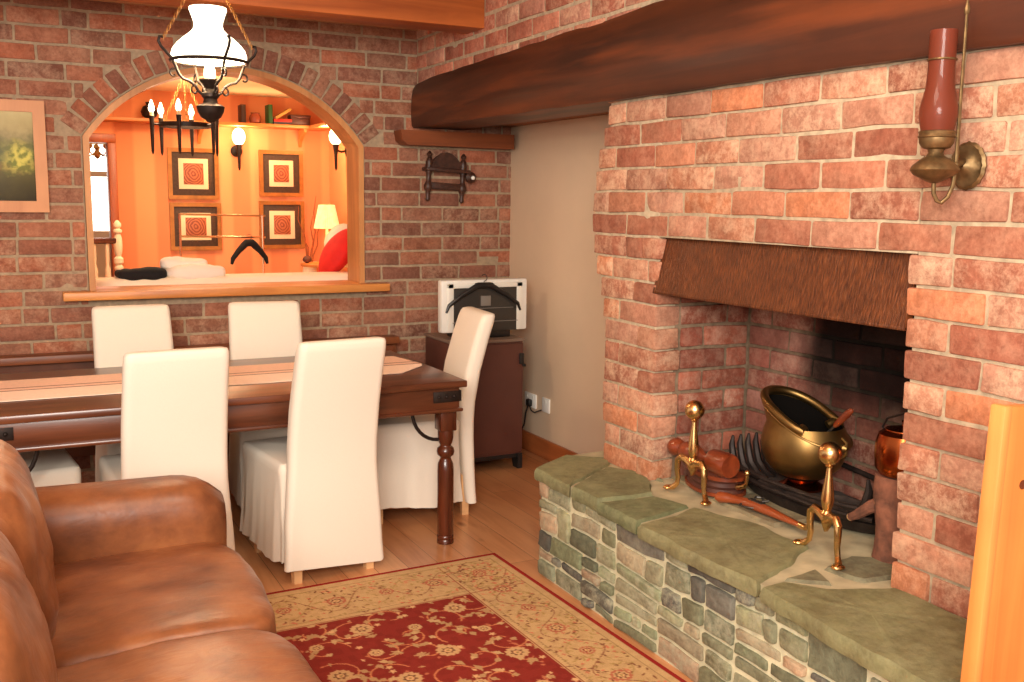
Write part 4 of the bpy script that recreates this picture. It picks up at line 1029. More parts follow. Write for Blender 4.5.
# ------------------------------------------------------------------ rug
def build_rug():
    du = .004; W, Lr = 1.72, 2.02; nu, nv = int(W/du), int(Lr/du)
    U, V = np.meshgrid((np.arange(nu)+.5)*du, (np.arange(nv)+.5)*du, indexing='ij')
    rs = np.random.RandomState(4)
    C = np.zeros((nu, nv, 3)); L3 = lambda r, g, b: np.array([lin(r), lin(g), lin(b)])
    RED, RED2, BEI, BEI2 = L3(140, 48, 38), L3(120, 38, 30), L3(202, 164, 114), L3(184, 144, 98)
    CRM, DRK, OLV, PNK = L3(220, 172, 120), L3(124, 76, 52), L3(164, 132, 78), L3(196, 112, 82)
    bu, bv = .295, .36
    field = (U > bu) & (V > bv) & (U < W-bu) & (V < Lr-bv)
    nz = rs.rand(nu//6+2, nv//6+2); NZ = np.kron(nz, np.ones((6, 6)))[:nu, :nv]
    C[:] = BEI; C[NZ > .6] = BEI*.6+BEI2*.4
    C[field] = RED; C[field & (NZ > .55)] = RED*.6+RED2*.4
    edge = np.minimum.reduce([U, V, W-U, Lr-V]); C[edge < .020] = L3(150, 38, 34)
    def patch(cx, cy, r):
        i0, i1 = max(0, int((cx-r)/du)), min(nu, int((cx+r)/du)+2); j0, j1 = max(0, int((cy-r)/du)), min(nv, int((cy+r)/du)+2)
        return slice(i0, i1), slice(j0, j1)
    def disc(cx, cy, r, c, mask=None, petals=0, pa=.0, ph=0):
        s = patch(cx, cy, r*1.3); 
        if s[0].stop <= s[0].start or s[1].stop <= s[1].start: return
        dx, dy = U[s]-cx, V[s]-cy; R = np.hypot(dx, dy); A = np.arctan2(dy, dx)
        m = R < r*(1+pa*np.cos(petals*A+ph))
        if mask is not None: m &= mask[s]
        C[s][m] = c
    def leaf(cx, cy, l, w, a, c, mask):
        s = patch(cx, cy, l); 
        if s[0].stop <= s[0].start or s[1].stop <= s[1].start: return
        dx, dy = U[s]-cx, V[s]-cy; x = dx*math.cos(a)+dy*math.sin(a); y = -dx*math.sin(a)+dy*math.cos(a)
        m = (np.abs(x) < l*.5) & (np.abs(y+.15*l*(x/l)**2*2) < w*(1-(2*x/l)**2)*(1+.3*np.cos(x*220))) & mask[s]
        C[s][m] = c
    def vine(pts, w, c, mask):
        for (a, b) in zip(pts, pts[1:]):
            n = max(1, int(math.hypot(b[0]-a[0], b[1]-a[1])/.003))
            for k in range(n): disc(a[0]+(b[0]-a[0])*k/n, a[1]+(b[1]-a[1])*k/n, w, c, mask)
    def rosette(cx, cy, r, mask, a=CRM, b=DRK, c=BEI):
        disc(cx, cy, r, a*.85, mask, 12, .07); disc(cx, cy, r*.72, c, mask, 8, .12, 1); disc(cx, cy, r*.52, b, mask, 7, .2); disc(cx, cy, r*.34, CRM, mask); disc(cx, cy, r*.16, OLV, mask)
    outm = (~field) & (edge > .024)
    # field: scroll vines, leaves, rosettes
    for i in range(9):
        for j in range(11):
            cx = bu+.06+i*.15+rs.uniform(-.02, .02); cy = bv+.05+j*.17+(.08 if i % 2 else 0)+rs.uniform(-.02, .02)
            s = 1 if (i+j) % 2 else -1; a0 = rs.uniform(0, 6.28)
            pts = [(cx+(.085*(1-.8*t))*math.cos(a0+s*t*5.4), cy+(.085*(1-.8*t))*math.sin(a0+s*t*5.4)) for t in np.linspace(0, 1, 26)]
            vine(pts, .0030, L3(206, 128, 84), field)
            for q in range(5):
                p = pts[rs.randint(2, 24)]; leaf(p[0]+rs.uniform(-.02, .02), p[1]+rs.uniform(-.02, .02), rs.uniform(.03, .055), .009, rs.uniform(0, 3.14), BEI if q % 2 else BEI2, field)
    for i in range(230):
        leaf(rs.uniform(bu, W-bu), rs.uniform(bv, Lr-bv), rs.uniform(.014, .034), .0045, rs.uniform(0, 3.14), [BEI2, CRM, L3(188, 110, 76)][i % 3], field)
    for i in range(60):
        leaf(rs.uniform(bu, W-bu), rs.uniform(bv, Lr-bv), rs.uniform(.03, .07), .010, rs.uniform(0, 3.14), BEI2, field)
        disc(rs.uniform(bu, W-bu), rs.uniform(bv, Lr-bv), .010, CRM, field, 5, .3)
    for i in range(7):
        for j in range(9):
            big = (i+j) % 2 == 0
            rosette(bu+.10+i*.19+rs.uniform(-.02, .02), bv+.09+j*.22+(.10 if i % 2 else 0)+rs.uniform(-.02, .02), .040 if big else .024, field)
    # border: brown scribble vines and rosettes
    def border_fill(f, ln):
        x = .05
        for k in range(int(ln/.0032)):
            t = k*.0032; p = f(t, rs.uniform(.10, .93)); 
            leaf(p[0], p[1], rs.uniform(.014, .036), .0034, rs.uniform(0, 3.14), [DRK, PNK, OLV, BEI2*.8, DRK, OLV][rs.randint(6)]*1.15, outm)
            if k % 3 == 0: p = f(t, rs.uniform(.1, .9)); disc(p[0], p[1], .006, [PNK, OLV][rs.randint(2)], outm, 4, .4)
        wv = [f(t, .5+.26*math.sin(t*19)) for t in np.arange(0, ln, .01)]; vine(wv, .0022, DRK*1.4, outm)
        wv = [f(t, .5-.26*math.sin(t*19)) for t in np.arange(0, ln, .01)]; vine(wv, .002, OLV, outm)
        t = .12
        k = 0
        while t < ln:
            p = f(t, .5); rosette(p[0], p[1], .036 if k % 2 else .028, outm, PNK, DRK if k % 2 else RED, BEI); t += .20; k += 1
        for e in (.10, .90): vine([f(t, e) for t in np.arange(0, ln, .05)], .0022, BEI2*.7, outm)
        for e in (.985,): vine([f(t, e) for t in np.arange(0, ln, .05)], .003, RED, outm)
    border_fill(lambda t, e: (.024+(bu-.024)*e, t+.05), Lr-.1)
    border_fill(lambda t, e: (t+.05, .024+(bv-.024)*e), W-.1)
    border_fill(lambda t, e: (W-.024-(bu-.024)*e, t+.05), Lr-.1)
    border_fill(lambda t, e: (t+.05, Lr-.024-(bv-.024)*e), W-.1)
    # mesh (local: x=-U, y=-V), thin slab
    nz2 = .0085
    X = -U.ravel(); Y = -V.ravel(); Z = np.full(X.shape, nz2)+rs.rand(X.size)*.0006
    verts = np.stack([X, Y, Z], 1); idx = np.arange(nu*nv).reshape(nu, nv)
    a = idx[:-1, :-1].ravel(); b = idx[1:, :-1].ravel(); c = idx[1:, 1:].ravel(); d = idx[:-1, 1:].ravel()
    quads = np.stack([a, d, c, b], 1)[:, ::-1]
    # skirt
    lo = [(-.0, -.0), (-W, -.0), (-W, -Lr), (-.0, -Lr)]
    nb = nu*nv; extra = []; ev = []; hi = [(-.002, -.002), (-W+.002, -.002), (-W+.002, -Lr+.002), (-.002, -Lr+.002)]
    for (x, y) in lo: ev.append((x, y, 0))
    for (x, y) in hi: ev.append((x, y, nz2))
    for k in range(4): extra.append((nb+k, nb+(k+1) % 4, nb+4+(k+1) % 4, nb+4+k))
    verts = np.vstack([verts, np.array(ev)]); quads = np.vstack([quads, np.array(extra)])
    me = bpy.data.meshes.new('patterned_rug'); me.vertices.add(len(verts)); me.vertices.foreach_set('co', verts.astype(np.float32).ravel())
    me.loops.add(quads.size); me.loops.foreach_set('vertex_index', quads.astype(np.int32).ravel())
    me.polygons.add(len(quads)); me.polygons.foreach_set('loop_start', np.arange(0, quads.size, 4, dtype=np.int32))
    me.update(calc_edges=True)
    cc = np.ones((len(verts), 4), dtype=np.float32); cc[:nb, :3] = np.clip(C.reshape(-1, 3), 0, 1); cc[nb:, :3] = L3(150, 38, 34)
    ca = me.color_attributes.new('Col', 'FLOAT_COLOR', 'POINT'); ca.data.foreach_set('color', cc.ravel())
    mt, nt, bs = newmat('rug_wool'); at = nd(nt, 'ShaderNodeAttribute'); at.attribute_name = 'Col'
    n = nd(nt, 'ShaderNodeTexNoise', Scale=220.0, Detail=2.0); nt.links.new(coord(nt), n.inputs['Vector'])
    nt.links.new(mul(nt, at.outputs['Color'], ramp(nt, n.outputs[0], [(.3, (.8, .8, .8, 1)), (.7, (1, 1, 1, 1))])), bs.inputs['Base Color'])
    bs.inputs['Roughness'].default_value = .95; bs.inputs['Specular IOR Level'].default_value = .1
    me.materials.append(mt); o = bpy.data.objects.new('patterned_rug', me); COL.objects.link(o)
    o.location = (1.817, 3.678, .001); o.rotation_euler = (0, 0, math.radians(1.6))
    tag(o, 'red and beige floral patterned rug on the wooden floor', 'rug')
build_rug()

# ------------------------------------------------------------------ leather sofa
def puff(c, size, e=.32, n=22, wr=.0, seed=0, fx=None):
    """superellipsoid cushion from a subdivided cube"""
    m = MB(); vs = []; fs = []; idx = {}
    h = [s/2 for s in size]
    for i in range(n+1):
        for j in range(n+1):
            for k in range(n+1):
                if i in (0, n) or j in (0, n) or k in (0, n):
                    p = Vector((2*i/n-1, 2*j/n-1, 2*k/n-1))
                    # round the cube: p-norm projection
                    q = 1/e; L = (abs(p.x)**q+abs(p.y)**q+abs(p.z)**q)**(1/q)
                    p = p/L
                    w = Vector((c[0]+p.x*h[0], c[1]+p.y*h[1], c[2]+p.z*h[2]))
                    if wr:
                        nn = mnoise.noise(Vector((w.x*5+seed, w.y*7, w.z*5)))*wr+abs(mnoise.noise(Vector((w.x*14+seed, w.y*10, w.z*12))))*wr*.45
                        w = w+Vector((p.x, p.y, p.z))*nn
                    if fx: w = fx(w)
                    idx[i, j, k] = len(vs); vs.append(w)
    R = range(n)
    for a in R:
        for b in R:
            fs.append((idx[a, b, 0], idx[a, b+1, 0], idx[a+1, b+1, 0], idx[a+1, b, 0])); fs.append((idx[a, b, n], idx[a+1, b, n], idx[a+1, b+1, n], idx[a, b+1, n]))
            fs.append((idx[a, 0, b], idx[a+1, 0, b], idx[a+1, 0, b+1], idx[a, 0, b+1])); fs.append((idx[a, n, b], idx[a, n, b+1], idx[a+1, n, b+1], idx[a+1, n, b]))
            fs.append((idx[0, a, b], idx[0, a, b+1], idx[0, a+1, b+1], idx[0, a+1, b])); fs.append((idx[n, a, b], idx[n, a+1, b], idx[n, a+1, b+1], idx[n, a, b+1]))
    return m.add(vs, fs)
def build_sofa():
    ox, oy = .1, 2.3
    r = thing('leather_sofa', 'worn tan brown leather sofa in the left foreground', 'sofa', (ox, oy, 0))
    L = M['leather']
    def B(m, name): o = m.build(name, L, r, sharp=80); return o
    # base
    m = puff((.20-ox+.0, 2.3-oy, .20), (.70, 1.80, .30), .14, 16); B(m, 'base')
    # seats
    for k, (ya, yb) in enumerate(((2.35, 3.03), (1.66, 2.35))):
        xe = .575-(.012 if k else 0)
        m = puff(((-.02+xe)/2+.0-ox, (ya+yb)/2-oy, .375), (xe+.06, yb-ya+.01, .195), .17, 26, .008, 3*k+1, lambda w: Vector((w.x, w.y, w.z+.012*math.sin((w.x+ox)*4)))); B(m, 'seat_cushion')
    # back cushions
    for k, (ya, yb) in enumerate(((2.33, 3.02), (1.63, 2.33))):
        def fx(w, k=k):
            return Vector((w.x-.16*(w.z-.45), w.y, w.z))
        m = puff((-.05-.028*k-ox, (ya+yb)/2-oy, .655), (.30, yb-ya+.01, .47), .30, 26, .018, 7+5*k, fx); B(m, 'back_cushion')
    m = puff((-.22-ox, 2.3-oy, .50), (.22, 1.75, .70), .2, 16); B(m, 'back_frame')
    # rolled arms: lofted profile along x
    for (yc, s) in ((3.09, 1), (1.52, -1)):
        m = MB(); rings = []
        for i in range(25):
            t = i/24; x = -.30+.875*t
            e = 1-max(0, (t-.88)/.12)**2*.38; hz = .675-.018*t-.02*max(0, t-.85)/.15
            prof = [(-.085, .12), (-.095, .30), (-.098, .42), (-.105, .50), (-.118, .56), (-.116, .61), (-.092, .655), (-.045, .678), (.01, .683), (.06, .665), (.10, .62), (.11, .56), (.095, .50), (.09, .40), (.09, .12)]
            rg = []
            for (y, z) in prof:
                zz = z/.683*hz; cz = .40
                rg.append((x-ox, yc-oy+s*y*e*(1 if True else 1), cz+(zz-cz)*(1-(1-e)*.5)))
            rings.append(rg if s > 0 else rg[::-1])
        m.loft(rings); B(m, 'arm')
    for sx in (-.2, .45):
        for y in (1.5, 3.08):
            m = MB(); m.lathe([(.018, .012), (.026, .02), (.03, .07)], (sx-ox, y-oy, 0), 14); m.build('foot', M['tableleg'], r)
build_sofa()

# ------------------------------------------------------------------ FAR ROOM (seen through the arch)
YF = 8.0; XR = 2.42
def slab(name, mat, x0, x1, y0, y1, z0, z1): m = MB(); m.box(x0, x1, y0, y1, z0, z1, .001); return struct(m.build(name, mat))
slab('floor_far', plain('far_carpet', rgb(150, 96, 60), .9), -1.6, XR+.1, 5.8, 11, -.06, 0)
slab('ceiling_far', M['ceil_far'], -1.6, XR+.1, 5.8, 11, 2.28, 2.34)
slab('wall_far', M['salmon'], .80, XR+.1, YF, YF+.1, 0, 2.3)
slab('wall_far_left', M['salmon'], -1.6, .40, YF, YF+.1, 0, 2.3)
slab('wall_far_lintel', M['salmon'], .40, .80, YF, YF+.1, 1.90, 2.3)
slab('wall_far_right', M['salmon'], XR, XR+.1, 5.8, YF, 0, 2.3)
slab('wall_far_west', M['salmon'], -1.7, -1.6, 5.8, 11, 0, 2.3)
slab('wall_hall', M['ceil_far'], -1.6, XR, 10.0, 10.1, 0, 2.3)
m = MB()
m.box(.745, .805, YF-.03, YF+.12, 0, 1.886, .006); m.box(.38, .44, YF-.03, YF+.12, 0, 1.886, .006); m.box(.38, .805, YF-.03, YF+.12, 1.885, 1.95, .006)
struct(m.build('door_1', wood('door_trim', rgb(150, 72, 30), rgb(190, 100, 46), 2, .4, 10)))
# bright hall window
r = bpy.data.objects.new('window_2', None); COL.objects.link(r); struct(r); r.location = (.60, 9.97, 1.6)
m = MB(); m.box(-.45, .45, -.01, .01, -.42, .36, .001); m.build('pane', emit('daylight_pane', (1, .93, .84, 1), 4.0), r)
m = MB()
for (a, b, c, d) in ((-.5, -.44, -.48, .42), (.44, .5, -.48, .42), (-.5, .5, .36, .42), (-.5, .5, -.5, -.42), (-.45, .45, .07, .12)): m.box(a, b, -.04, .02, c, d, .004)
m.build('window_frame', M['farcream'], r)
# hall chandelier (small gilt)
r = thing('gilt_chandelier', 'small gilt chandelier hanging in the hall beyond the far doorway', 'chandelier', (.74, 8.75, 1.84))
m = MB(); m.lathe([(.004, -.05), (.02, -.035), (.03, -.01), (.015, .02), (.025, .04), (.008, .06), (.004, .12), (.004, .44)], (0, 0, 0), 14); m.build('stem', M['brass'], r)
for k in range(5):
    a = 2*PI*k/5+.3; m = MB(); m.tube([(.015*math.cos(a), .015*math.sin(a), 0), (.06*math.cos(a), .06*math.sin(a), -.025), (.10*math.cos(a), .10*math.sin(a), .0), (.10*math.cos(a), .10*math.sin(a), .03)], .006, 8); m.sphere((.10*math.cos(a), .10*math.sin(a), .05), .022, 12, 8); m.build('arm', M['brass'], r)
# balustrade
def build_balustrade():
    r = thing('stair_balustrade', 'white turned newel post and balusters with a dark handrail by the far door', 'balustrade', (.752, 7.6, 0))
    m = MB(); m.box(-.03, .03, -.03, .03, 0, .95, .004)
    m.lathe([(.03, .95), (.022, .97), (.03, .985), (.03, 1.0), (.02, 1.015), (.032, 1.03), (.032, 1.06), (.018, 1.075), (.026, 1.10), (.03, 1.15), (.028, 1.20), (.018, 1.235), (.03, 1.245), (.03, 1.26), (.015, 1.27), (.026, 1.285), (.026, 1.305), (.012, 1.325), (.004, 1.33)], (0, 0, 0), 20)
    m.build('newel_post', M['farcream'], r)
    m = MB(); m.box(-.8, .0, -.025, .025, 1.165, 1.205, .008); m.build('handrail', M['tableleg'], r)
    for k in range(8):
        x = -.075-.085*k; m = MB(); m.lathe([(.016, 0), (.016, .8), (.010, .82), (.018, .84), (.012, .87), (.020, .93), (.020, .98), (.010, 1.02), (.014, 1.05), (.014, 1.17)], (x, 0, 0), 12); m.build('baluster', M['farcream'], r)
    m = MB(); m.box(-.8, 0, -.03, .03, .80, .85, .004); m.build('lower_rail', M['farcream'], r)
build_balustrade()
# prints
G2 = 'framed rosette prints on the salmon wall'
for (x0, x1, z0, z1, lab) in ((1.162, 1.535, 1.480, 1.865, 'gilt framed square rosette print, upper left of the four'), (1.848, 2.195, 1.510, 1.870, 'gilt framed square rosette print, upper right of the four'),
                              (1.165, 1.545, 1.092, 1.455, 'gilt framed square rosette print, lower left of the four'), (1.842, 2.200, 1.098, 1.475, 'gilt framed square rosette print, lower right of the four')):
    framed('framed_print', lab, 'picture', x0, x1, z0, z1, YF-.004, .03, M['gilt'], M['print'], .03, [(0, M['darkmat']), (.05, M['creammat'])], G2)
# high shelf, brackets
r = thing('high_shelf', 'long wooden shelf high on the salmon wall holding books and pots', 'shelf', (1.4, 7.88, 2.06))
m = MB(); m.box(-1.4, .98, -.10, .12, -.025, 0, .004); m.build('board', M['shelfw'], r)
m = MB(); m.box(.80, .98, -2.0, -.10, -.025, 0, .004); m.build('return_board', M['shelfw'], r)
for x in (-.9, .0, .78):
    m = MB(); m.prism([(.115, -.025), (-.06, -.025), (-.05, -.05), (.02, -.08), (.09, -.12), (.115, -.16)], x-.012, x+.012, 'yz'); m.build('bracket', M['shelfw'], r)
SZ = 2.06
def book(x, w, d, h, col, label, tilt=0, z=0, y=7.86):
    r = thing('book', label, 'book', (x, y, SZ+z), 0, 'books on the high shelf'); r.rotation_euler = (0, tilt, 0)
    m = MB(); m.box(-w/2, w/2, -d/2, -d/2+.003, 0, h, .001); m.box(-w/2, -w/2+.003, -d/2, d/2, 0, h, .001); m.box(w/2-.003, w/2, -d/2, d/2, 0, h, .001)
    m.build('cover', plain('book_cover', col, .6), r)
    m = MB(); m.box(-w/2+.002, w/2-.002, -d/2+.002, d/2-.004, .003, h-.004, .001); m.build('pages', M['creammat'], r)
book(1.70, .035, .12, .135, rgb(58, 36, 26), 'black spined book standing alone near the middle of the high shelf')
book(1.905, .03, .12, .145, rgb(46, 92, 44), 'green spined book standing upright on the high shelf')
book(1.945, .022, .12, .14, rgb(208, 150, 70), 'tan book leaning against the green one on the high shelf', math.radians(58), .045)
book(2.0, .14, .10, .022, rgb(206, 44, 26), 'red book lying flat under the leaning book', 0, .02)
book(2.0, .14, .10, .02, rgb(70, 60, 70), 'dark book lying flat at the bottom of the small pile', 0, 0)
m = MB(); m.box(-.075, .075, -.05, .05, 0, .075, .006); m.box(-.08, .08, -.055, .055, .055, .078, .006); o = m.build('wooden_box', M['cabinet'], loc=(2.14, 7.86, SZ)); tag(o, 'dark red brown box at the right end of the high shelf', 'box')
m = MB(); m.lathe([(.03, 0), (.042, .01), (.046, .035), (.04, .06), (.03, .07), (.034, .082), (.028, .082)], (0, 0, 0), 20); o = m.build('clay_pot', plain('clay', rgb(150, 70, 40), .5), loc=(1.80, 7.86, SZ)); tag(o, 'small brown clay pot on the high shelf left of the green book', 'pot')
m = MB(); m.lathe([(.02, 0), (.05, .02), (.06, .05), (.045, .085), (.02, .10), (.025, .12)], (0, 0, 0), 20); o = m.build('dark_vase', M['iron'], loc=(1.03, 7.86, SZ)); tag(o, 'dark round vase at the left end of the high shelf', 'vase')
m = MB(); m.lathe([(.02, 0), (.024, .02), (.012, .04), (.014, .06), (.004, .075)], (0, 0, 0), 16); o = m.build('brass_bell', M['brass'], loc=(2.30, 7.45, SZ)); tag(o, 'small brass bell on the return shelf near the right sconce', 'bell')
# torch sconces
def torch(label, loc, rz):
    r = thing('torch_sconce', label, 'wall lamp', loc, rz, 'iron torch sconces in the far room')
    m = MB(); m.lathe([(.045, 0), (.045, .008), (.03, .016), (.012, .02)], (0, 0, 0), 20, axis=(0, -1, 0)); m.build('wall_plate', M['iron'], r)
    m = MB(); m.tube([(0, -.01, 0), (0, -.05, -.01), (0, -.085, .0)], .008, 8); m.build('arm', M['iron'], r)
    m = MB(); m.lathe([(.004, -.15), (.010, -.13), (.013, -.03), (.018, 0), (.022, .03), (.026, .045)], (0, -.095, 0), 14); m.build('torch_stem', M['iron'], r)
    m = MB(); m.sphere((0, -.095, .105), .058, 24, 16, sc=(.85, .85, 1.15)); m.build('flame_bulb', M['bulb_soft'], r)
    l = bpy.data.lights.new('torch_light', 'POINT'); l.energy = 8; l.color = (1, .66, .36); l.shadow_soft_size = .06
    lo = bpy.data.objects.new('torch_light', l); COL.objects.link(lo)
    lo.location = Vector(loc)+Matrix.Rotation(rz, 3, 'Z')@Vector((0, -.19, .13))
torch('lit iron torch sconce between the pairs of prints on the salmon wall', (1.68, YF-.003, 1.855), 0)
torch('lit iron torch sconce on the right side wall seen through the arch', (XR-.003, 7.50, 1.862), math.radians(-90))
# candle chandelier
def build_chandelier():
    cx, cy, z0 = 1.11, 6.8, 1.955
    r = thing('candle_chandelier', 'black iron ring chandelier with lit candle bulbs seen through the arch', 'chandelier', (cx, cy, z0))
    m = MB(); rr = .155; rg = []
    for k in range(36):
        a = 2*PI*k/36; rg.append([((rr+dx)*math.cos(a), (rr+dx)*math.sin(a), dz) for dx, dz in ((-.008, -.014), (.008, -.014), (.008, .014), (-.008, .014))])
    rg.append(rg[0]); m.loft(rg, cap=False); m.build('ring', M['iron'], r)
    for k, az in enumerate((180, 250, 315, 10, 70, 128)):
        a = math.radians(az); R = .205; x, y = R*math.cos(a), R*math.sin(a)
        m = MB(); m.tube([(rr*math.cos(a), rr*math.sin(a), 0), (x, y, 0)], .007, 6); m.lathe([(.003, -.19), (.009, -.17), (.013, -.02), (.016, .04), (.018, .05)], (x, y, 0), 10); arm = m.build('torch_arm', M['iron'], r)
        m = MB(); m.lathe([(.012, .05), (.012, .075)], (x, y, 0), 12); c = m.build('candle_tube', M['creammat'], arm)
        if az != 10:
            m = MB(); m.lathe([(.009, .072), (.018, .088), (.019, .102), (.011, .128), (.003, .150)], (x, y, 0), 14); m.build('candle_bulb', M['bulb'], arm)
    for k in range(3):
        a = 2*PI*k/3+.4; m = MB(); n = 12
        for i in range(n):
            t = (i+.5)/n; R = rr*(1-t); z = .01+.30*t
            m.tube([((R)*math.cos(a)+.006*math.sin(q)*(1 if i % 2 else 0), R*math.sin(a)+.006*math.sin(q)*(0 if i % 2 else 1), z+.016*math.cos(q)) for q in [2*PI*w/8 for w in range(8)]], .0018, 5, closed=True)
        m.build('chain', M['gilt'], r)
    l = bpy.data.lights.new('chandelier_light', 'POINT'); l.energy = 16; l.color = (1, .70, .42); l.shadow_soft_size = .2
    lo = bpy.data.objects.new('chandelier_light', l); COL.objects.link(lo); lo.location = (cx, cy, z0+.16)
build_chandelier()
# table lamp on side table
r = thing('side_table', 'small side table under the pleated lamp in the far room corner', 'table', (2.22, 7.55, 0))
m = MB(); m.lathe([(.16, .98), (.165, .99), (.165, 1.0), (.16, 1.005)], (0, 0, 0), 26); m.build('top', M['shelfw'], r)
m = MB(); m.lathe([(.12, 0), (.12, .02), (.03, .05), (.02, .3), (.035, .5), (.02, .7), (.03, .96), (.05, .98)], (0, 0, 0), 18); m.build('pedestal', M['shelfw'], r)
r = thing('table_lamp', 'lit table lamp with a pleated cream shade behind the red cushion', 'lamp', (2.25, 7.52, 1.006))
m = MB(); m.lathe([(.045, 0), (.045, .01), (.02, .02), (.012, .04), (.02, .10), (.024, .16), (.012, .21), (.010, .27)], (0, 0, 0), 20); m.build('base', M['farcream'], r)
m = MB(); n = 72; rg = []
for (R, z) in ((.098, .265), (.060, .445)): rg.append([(R*(1+.025*(1 if k % 2 else -1))*math.cos(2*PI*k/n), R*(1+.025*(1 if k % 2 else -1))*math.sin(2*PI*k/n), z) for k in range(n)])
m.loft(rg, cap=False); m.build('lamp_shade', M['shade'], r)
l = bpy.data.lights.new('table_lamp_light', 'POINT'); l.energy = 2.2; l.color = (1, .6, .28); l.shadow_soft_size = .04
lo = bpy.data.objects.new('table_lamp_light', l); COL.objects.link(lo); lo.location = (2.25, 7.52, 1.38)
# cream sofa back, cushion, clothes
r = thing('cream_sofa', 'cream sofa whose back top shows just beyond the arch sill', 'sofa', (1.25, 6.3, 0))
for nm, c, sz in (('backrest', (0, -.32, .72), (2.3, .26, .66)), ('seat_cushion', (0, .12, .40), (2.2, .75, .26)), ('arm', (-1.1, .05, .45), (.22, .9, .62)), ('arm', (1.06, .05, .45), (.18, .9, .62))):
    m = puff(c, sz, .16, 14); m.build(nm, M['farcream'], r, sharp=80)
m = puff((0, 0, 0), (.36, .30, .17), .56, 22); o = m.build('red_cushion', M['red'], sharp=80); o.location = (1.90, 6.13, 1.16); o.rotation_euler = (0, math.radians(-56), 0)
tag(o, 'bright red cushion propped on the cream sofa back beside the arch jamb', 'cushion')
for sx in (-1.05, 1.0):
    for sy in (-.3, .35): m = MB(); m.lathe([(.02, 0), (.03, .15)], (sx, sy, 0), 12); m.build('foot', M['shelfw'], r)
m = puff((0, 0, 0), (.30, .14, .26), .42, 20); o = m.build('cream_cushion', M['farcream'], sharp=80); o.location = (2.05, 6.40, 1.19); o.rotation_euler = (0, math.radians(40), 0)
tag(o, 'cream cushion behind the bright red cushion', 'cushion')
def crumple(name, c, size, mat, label, seed, cat):
    m = puff((0, 0, 0), size, .34, 22, .03, seed); o = m.build(name, mat, sharp=80); o.location = c; return tag(o, label, cat)
crumple('black_garment', (.70, 5.98, 1.066), (.24, .20, .05), M['cloth_black'], 'folded black garment on the cream sofa back at left', 3, 'clothing')
crumple('white_garment', (.99, 5.99, 1.070), (.32, .20, .05), M['cloth_white'], 'folded white garment beside the black one on the cream sofa back', 9, 'clothing')
crumple('crumpled_shirt', (.95, 6.02, 1.118), (.24, .14, .055), M['cloth_white'], 'crumpled white shirt heaped on top of the folded white garment', 17, 'clothing')
# drying rack
r = thing('drying_rack', 'chrome clothes rail with two bars behind the cream sofa', 'clothes rack', (1.37, 7.0, 0))
m = MB(); m.tube([(-.285, 0, 0), (-.285, 0, 1.385)], .008, 8); m.build('post', M['chrome'], r)
m = MB(); m.tube([(.265, 0, 0), (.265, 0, 1.377)], .008, 8); m.build('post', M['chrome'], r)
for z in (1.38, 1.232): m = MB(); m.tube([(-.29, 0, z+.004), (.285, 0, z-.006)], .007, 8); m.build('bar', M['chrome'], r)
m = MB(); m.tube([(-.285, -.2, .01), (-.285, .2, .01)], .01, 8); m.tube([(.265, -.2, .01), (.265, .2, .01)], .01, 8); m.build('foot_bar', M['chrome'], r)
hanger('coat_hanger', 'black hangers hooked on the chrome clothes rail in the far room', (1.535, 6.97, 1.145), .1, .125, M['cloth_black'], .026)
# twigs in vase
r = thing('twig_vase', 'tall bare twigs in a pale vase beside the pleated lamp', 'vase', (2.19, 7.80, 0))
m = MB(); m.lathe([(.05, .55), (.06, .6), (.07, .8), (.05, .98), (.06, 1.0), (.05, 1.0)], (0, 0, 0), 18); m.lathe([(.10, 0), (.10, .03), (.03, .05), (.03, .5), (.10, .53), (.10, .55)], (0, 0, 0), 18); m.build('vase', M['farcream'], r)
for k, (dx, h) in enumerate(((-.09, .44), (-.05, .26), (.05, .52), (.02, .36), (.08, .30))):
    m = MB(); m.tube([(0, 0, .85), (dx*.3, -.01, 1.0+h*.15), (dx*.6+.012, -.02, 1.0+h*.45), (dx*.9-.012, -.02, 1.0+h*.75), (dx, -.03, 1.0+h)], [.006, .006, .005, .004, .002], 6); m.build('twig', plain('twig_brown', rgb(150, 84, 44), .8), r)
m = MB(); m.lathe([(.008, 0), (.03, .012), (.036, .03), (.025, .05), (.006, .058)], (0, 0, 0), 16); o = m.build('dark_bowl', M['cabinet'], loc=(2.10, 7.55, 1.006)); tag(o, 'small dark ornament left of the twigs on the side table', 'ornament')

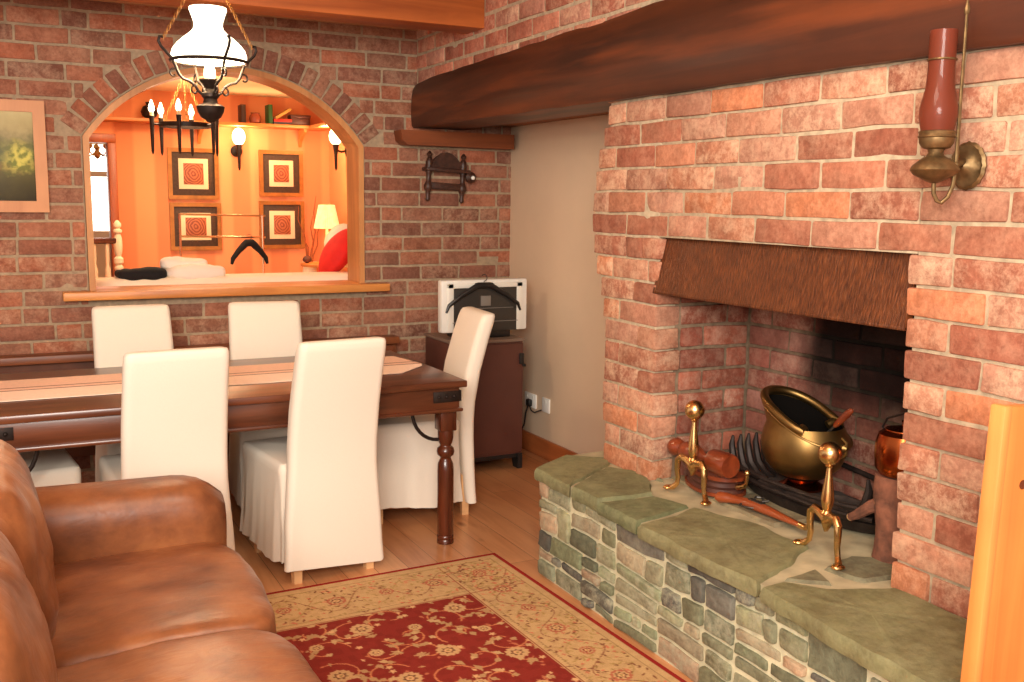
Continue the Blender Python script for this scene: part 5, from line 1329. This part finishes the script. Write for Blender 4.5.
# ------------------------------------------------------------------ lights
def area(name, loc, target, size, size_y, e, col):
    l = bpy.data.lights.new(name, 'AREA'); l.shape = 'RECTANGLE'; l.size = size; l.size_y = size_y; l.energy = e; l.color = col
    o = bpy.data.objects.new(name, l); COL.objects.link(o); o.location = loc
    d = Vector(target)-Vector(loc); o.rotation_euler = d.to_track_quat('-Z', 'Y').to_euler(); return o
area('bounced_flash_fill', (-.9, -.9, 2.2), (1.6, 4.0, .7), 1.8, 1.3, 270, (1, .945, .86))  # soft area light added behind the camera, standing in for bounced flash
area('overhead_fill', (.9, 1.6, 2.55), (1.2, 3.2, .0), .8, .8, 34, (1, .84, .66))  # warm fill added overhead, out of view; no fixture modelled
area('far_room_fill', (1.0, 6.9, 2.26), (1.0, 6.9, 0), .5, .5, 22, (1, .70, .42))  # overall fill added under the far ceiling, besides chandelier, torches and table lamp
W = bpy.data.worlds.new('World'); S.world = W; W.use_nodes = True
W.node_tree.nodes['Background'].inputs[0].default_value = (1, .88, .76, 1); W.node_tree.nodes['Background'].inputs[1].default_value = .85

# ------------------------------------------------------------------ camera
F = 999.08; yaw, pit, rol = [math.radians(a) for a in (27.1669, -8.0034, .6768)]
f = Vector((math.sin(yaw)*math.cos(pit), math.cos(yaw)*math.cos(pit), math.sin(pit)))
rt = Vector((math.cos(yaw), -math.sin(yaw), 0)); up = rt.cross(f)
r2 = math.cos(rol)*rt+math.sin(rol)*up; u2 = -math.sin(rol)*rt+math.cos(rol)*up
cam = bpy.data.cameras.new('camera'); cam.sensor_width = 36; cam.lens = F/1024*36; cam.clip_start = .05
co = bpy.data.objects.new('camera', cam); COL.objects.link(co)
mw = Matrix.Identity(4)
for i in range(3): mw[i][0] = r2[i]; mw[i][1] = u2[i]; mw[i][2] = -f[i]
mw[2][3] = 1.5; co.matrix_world = mw
S.camera = co
S.view_settings.view_transform = 'Standard'; S.view_settings.look = 'None'; S.view_settings.gamma = 1; S.view_settings.exposure = 0.0
S.view_settings.use_curve_mapping = False
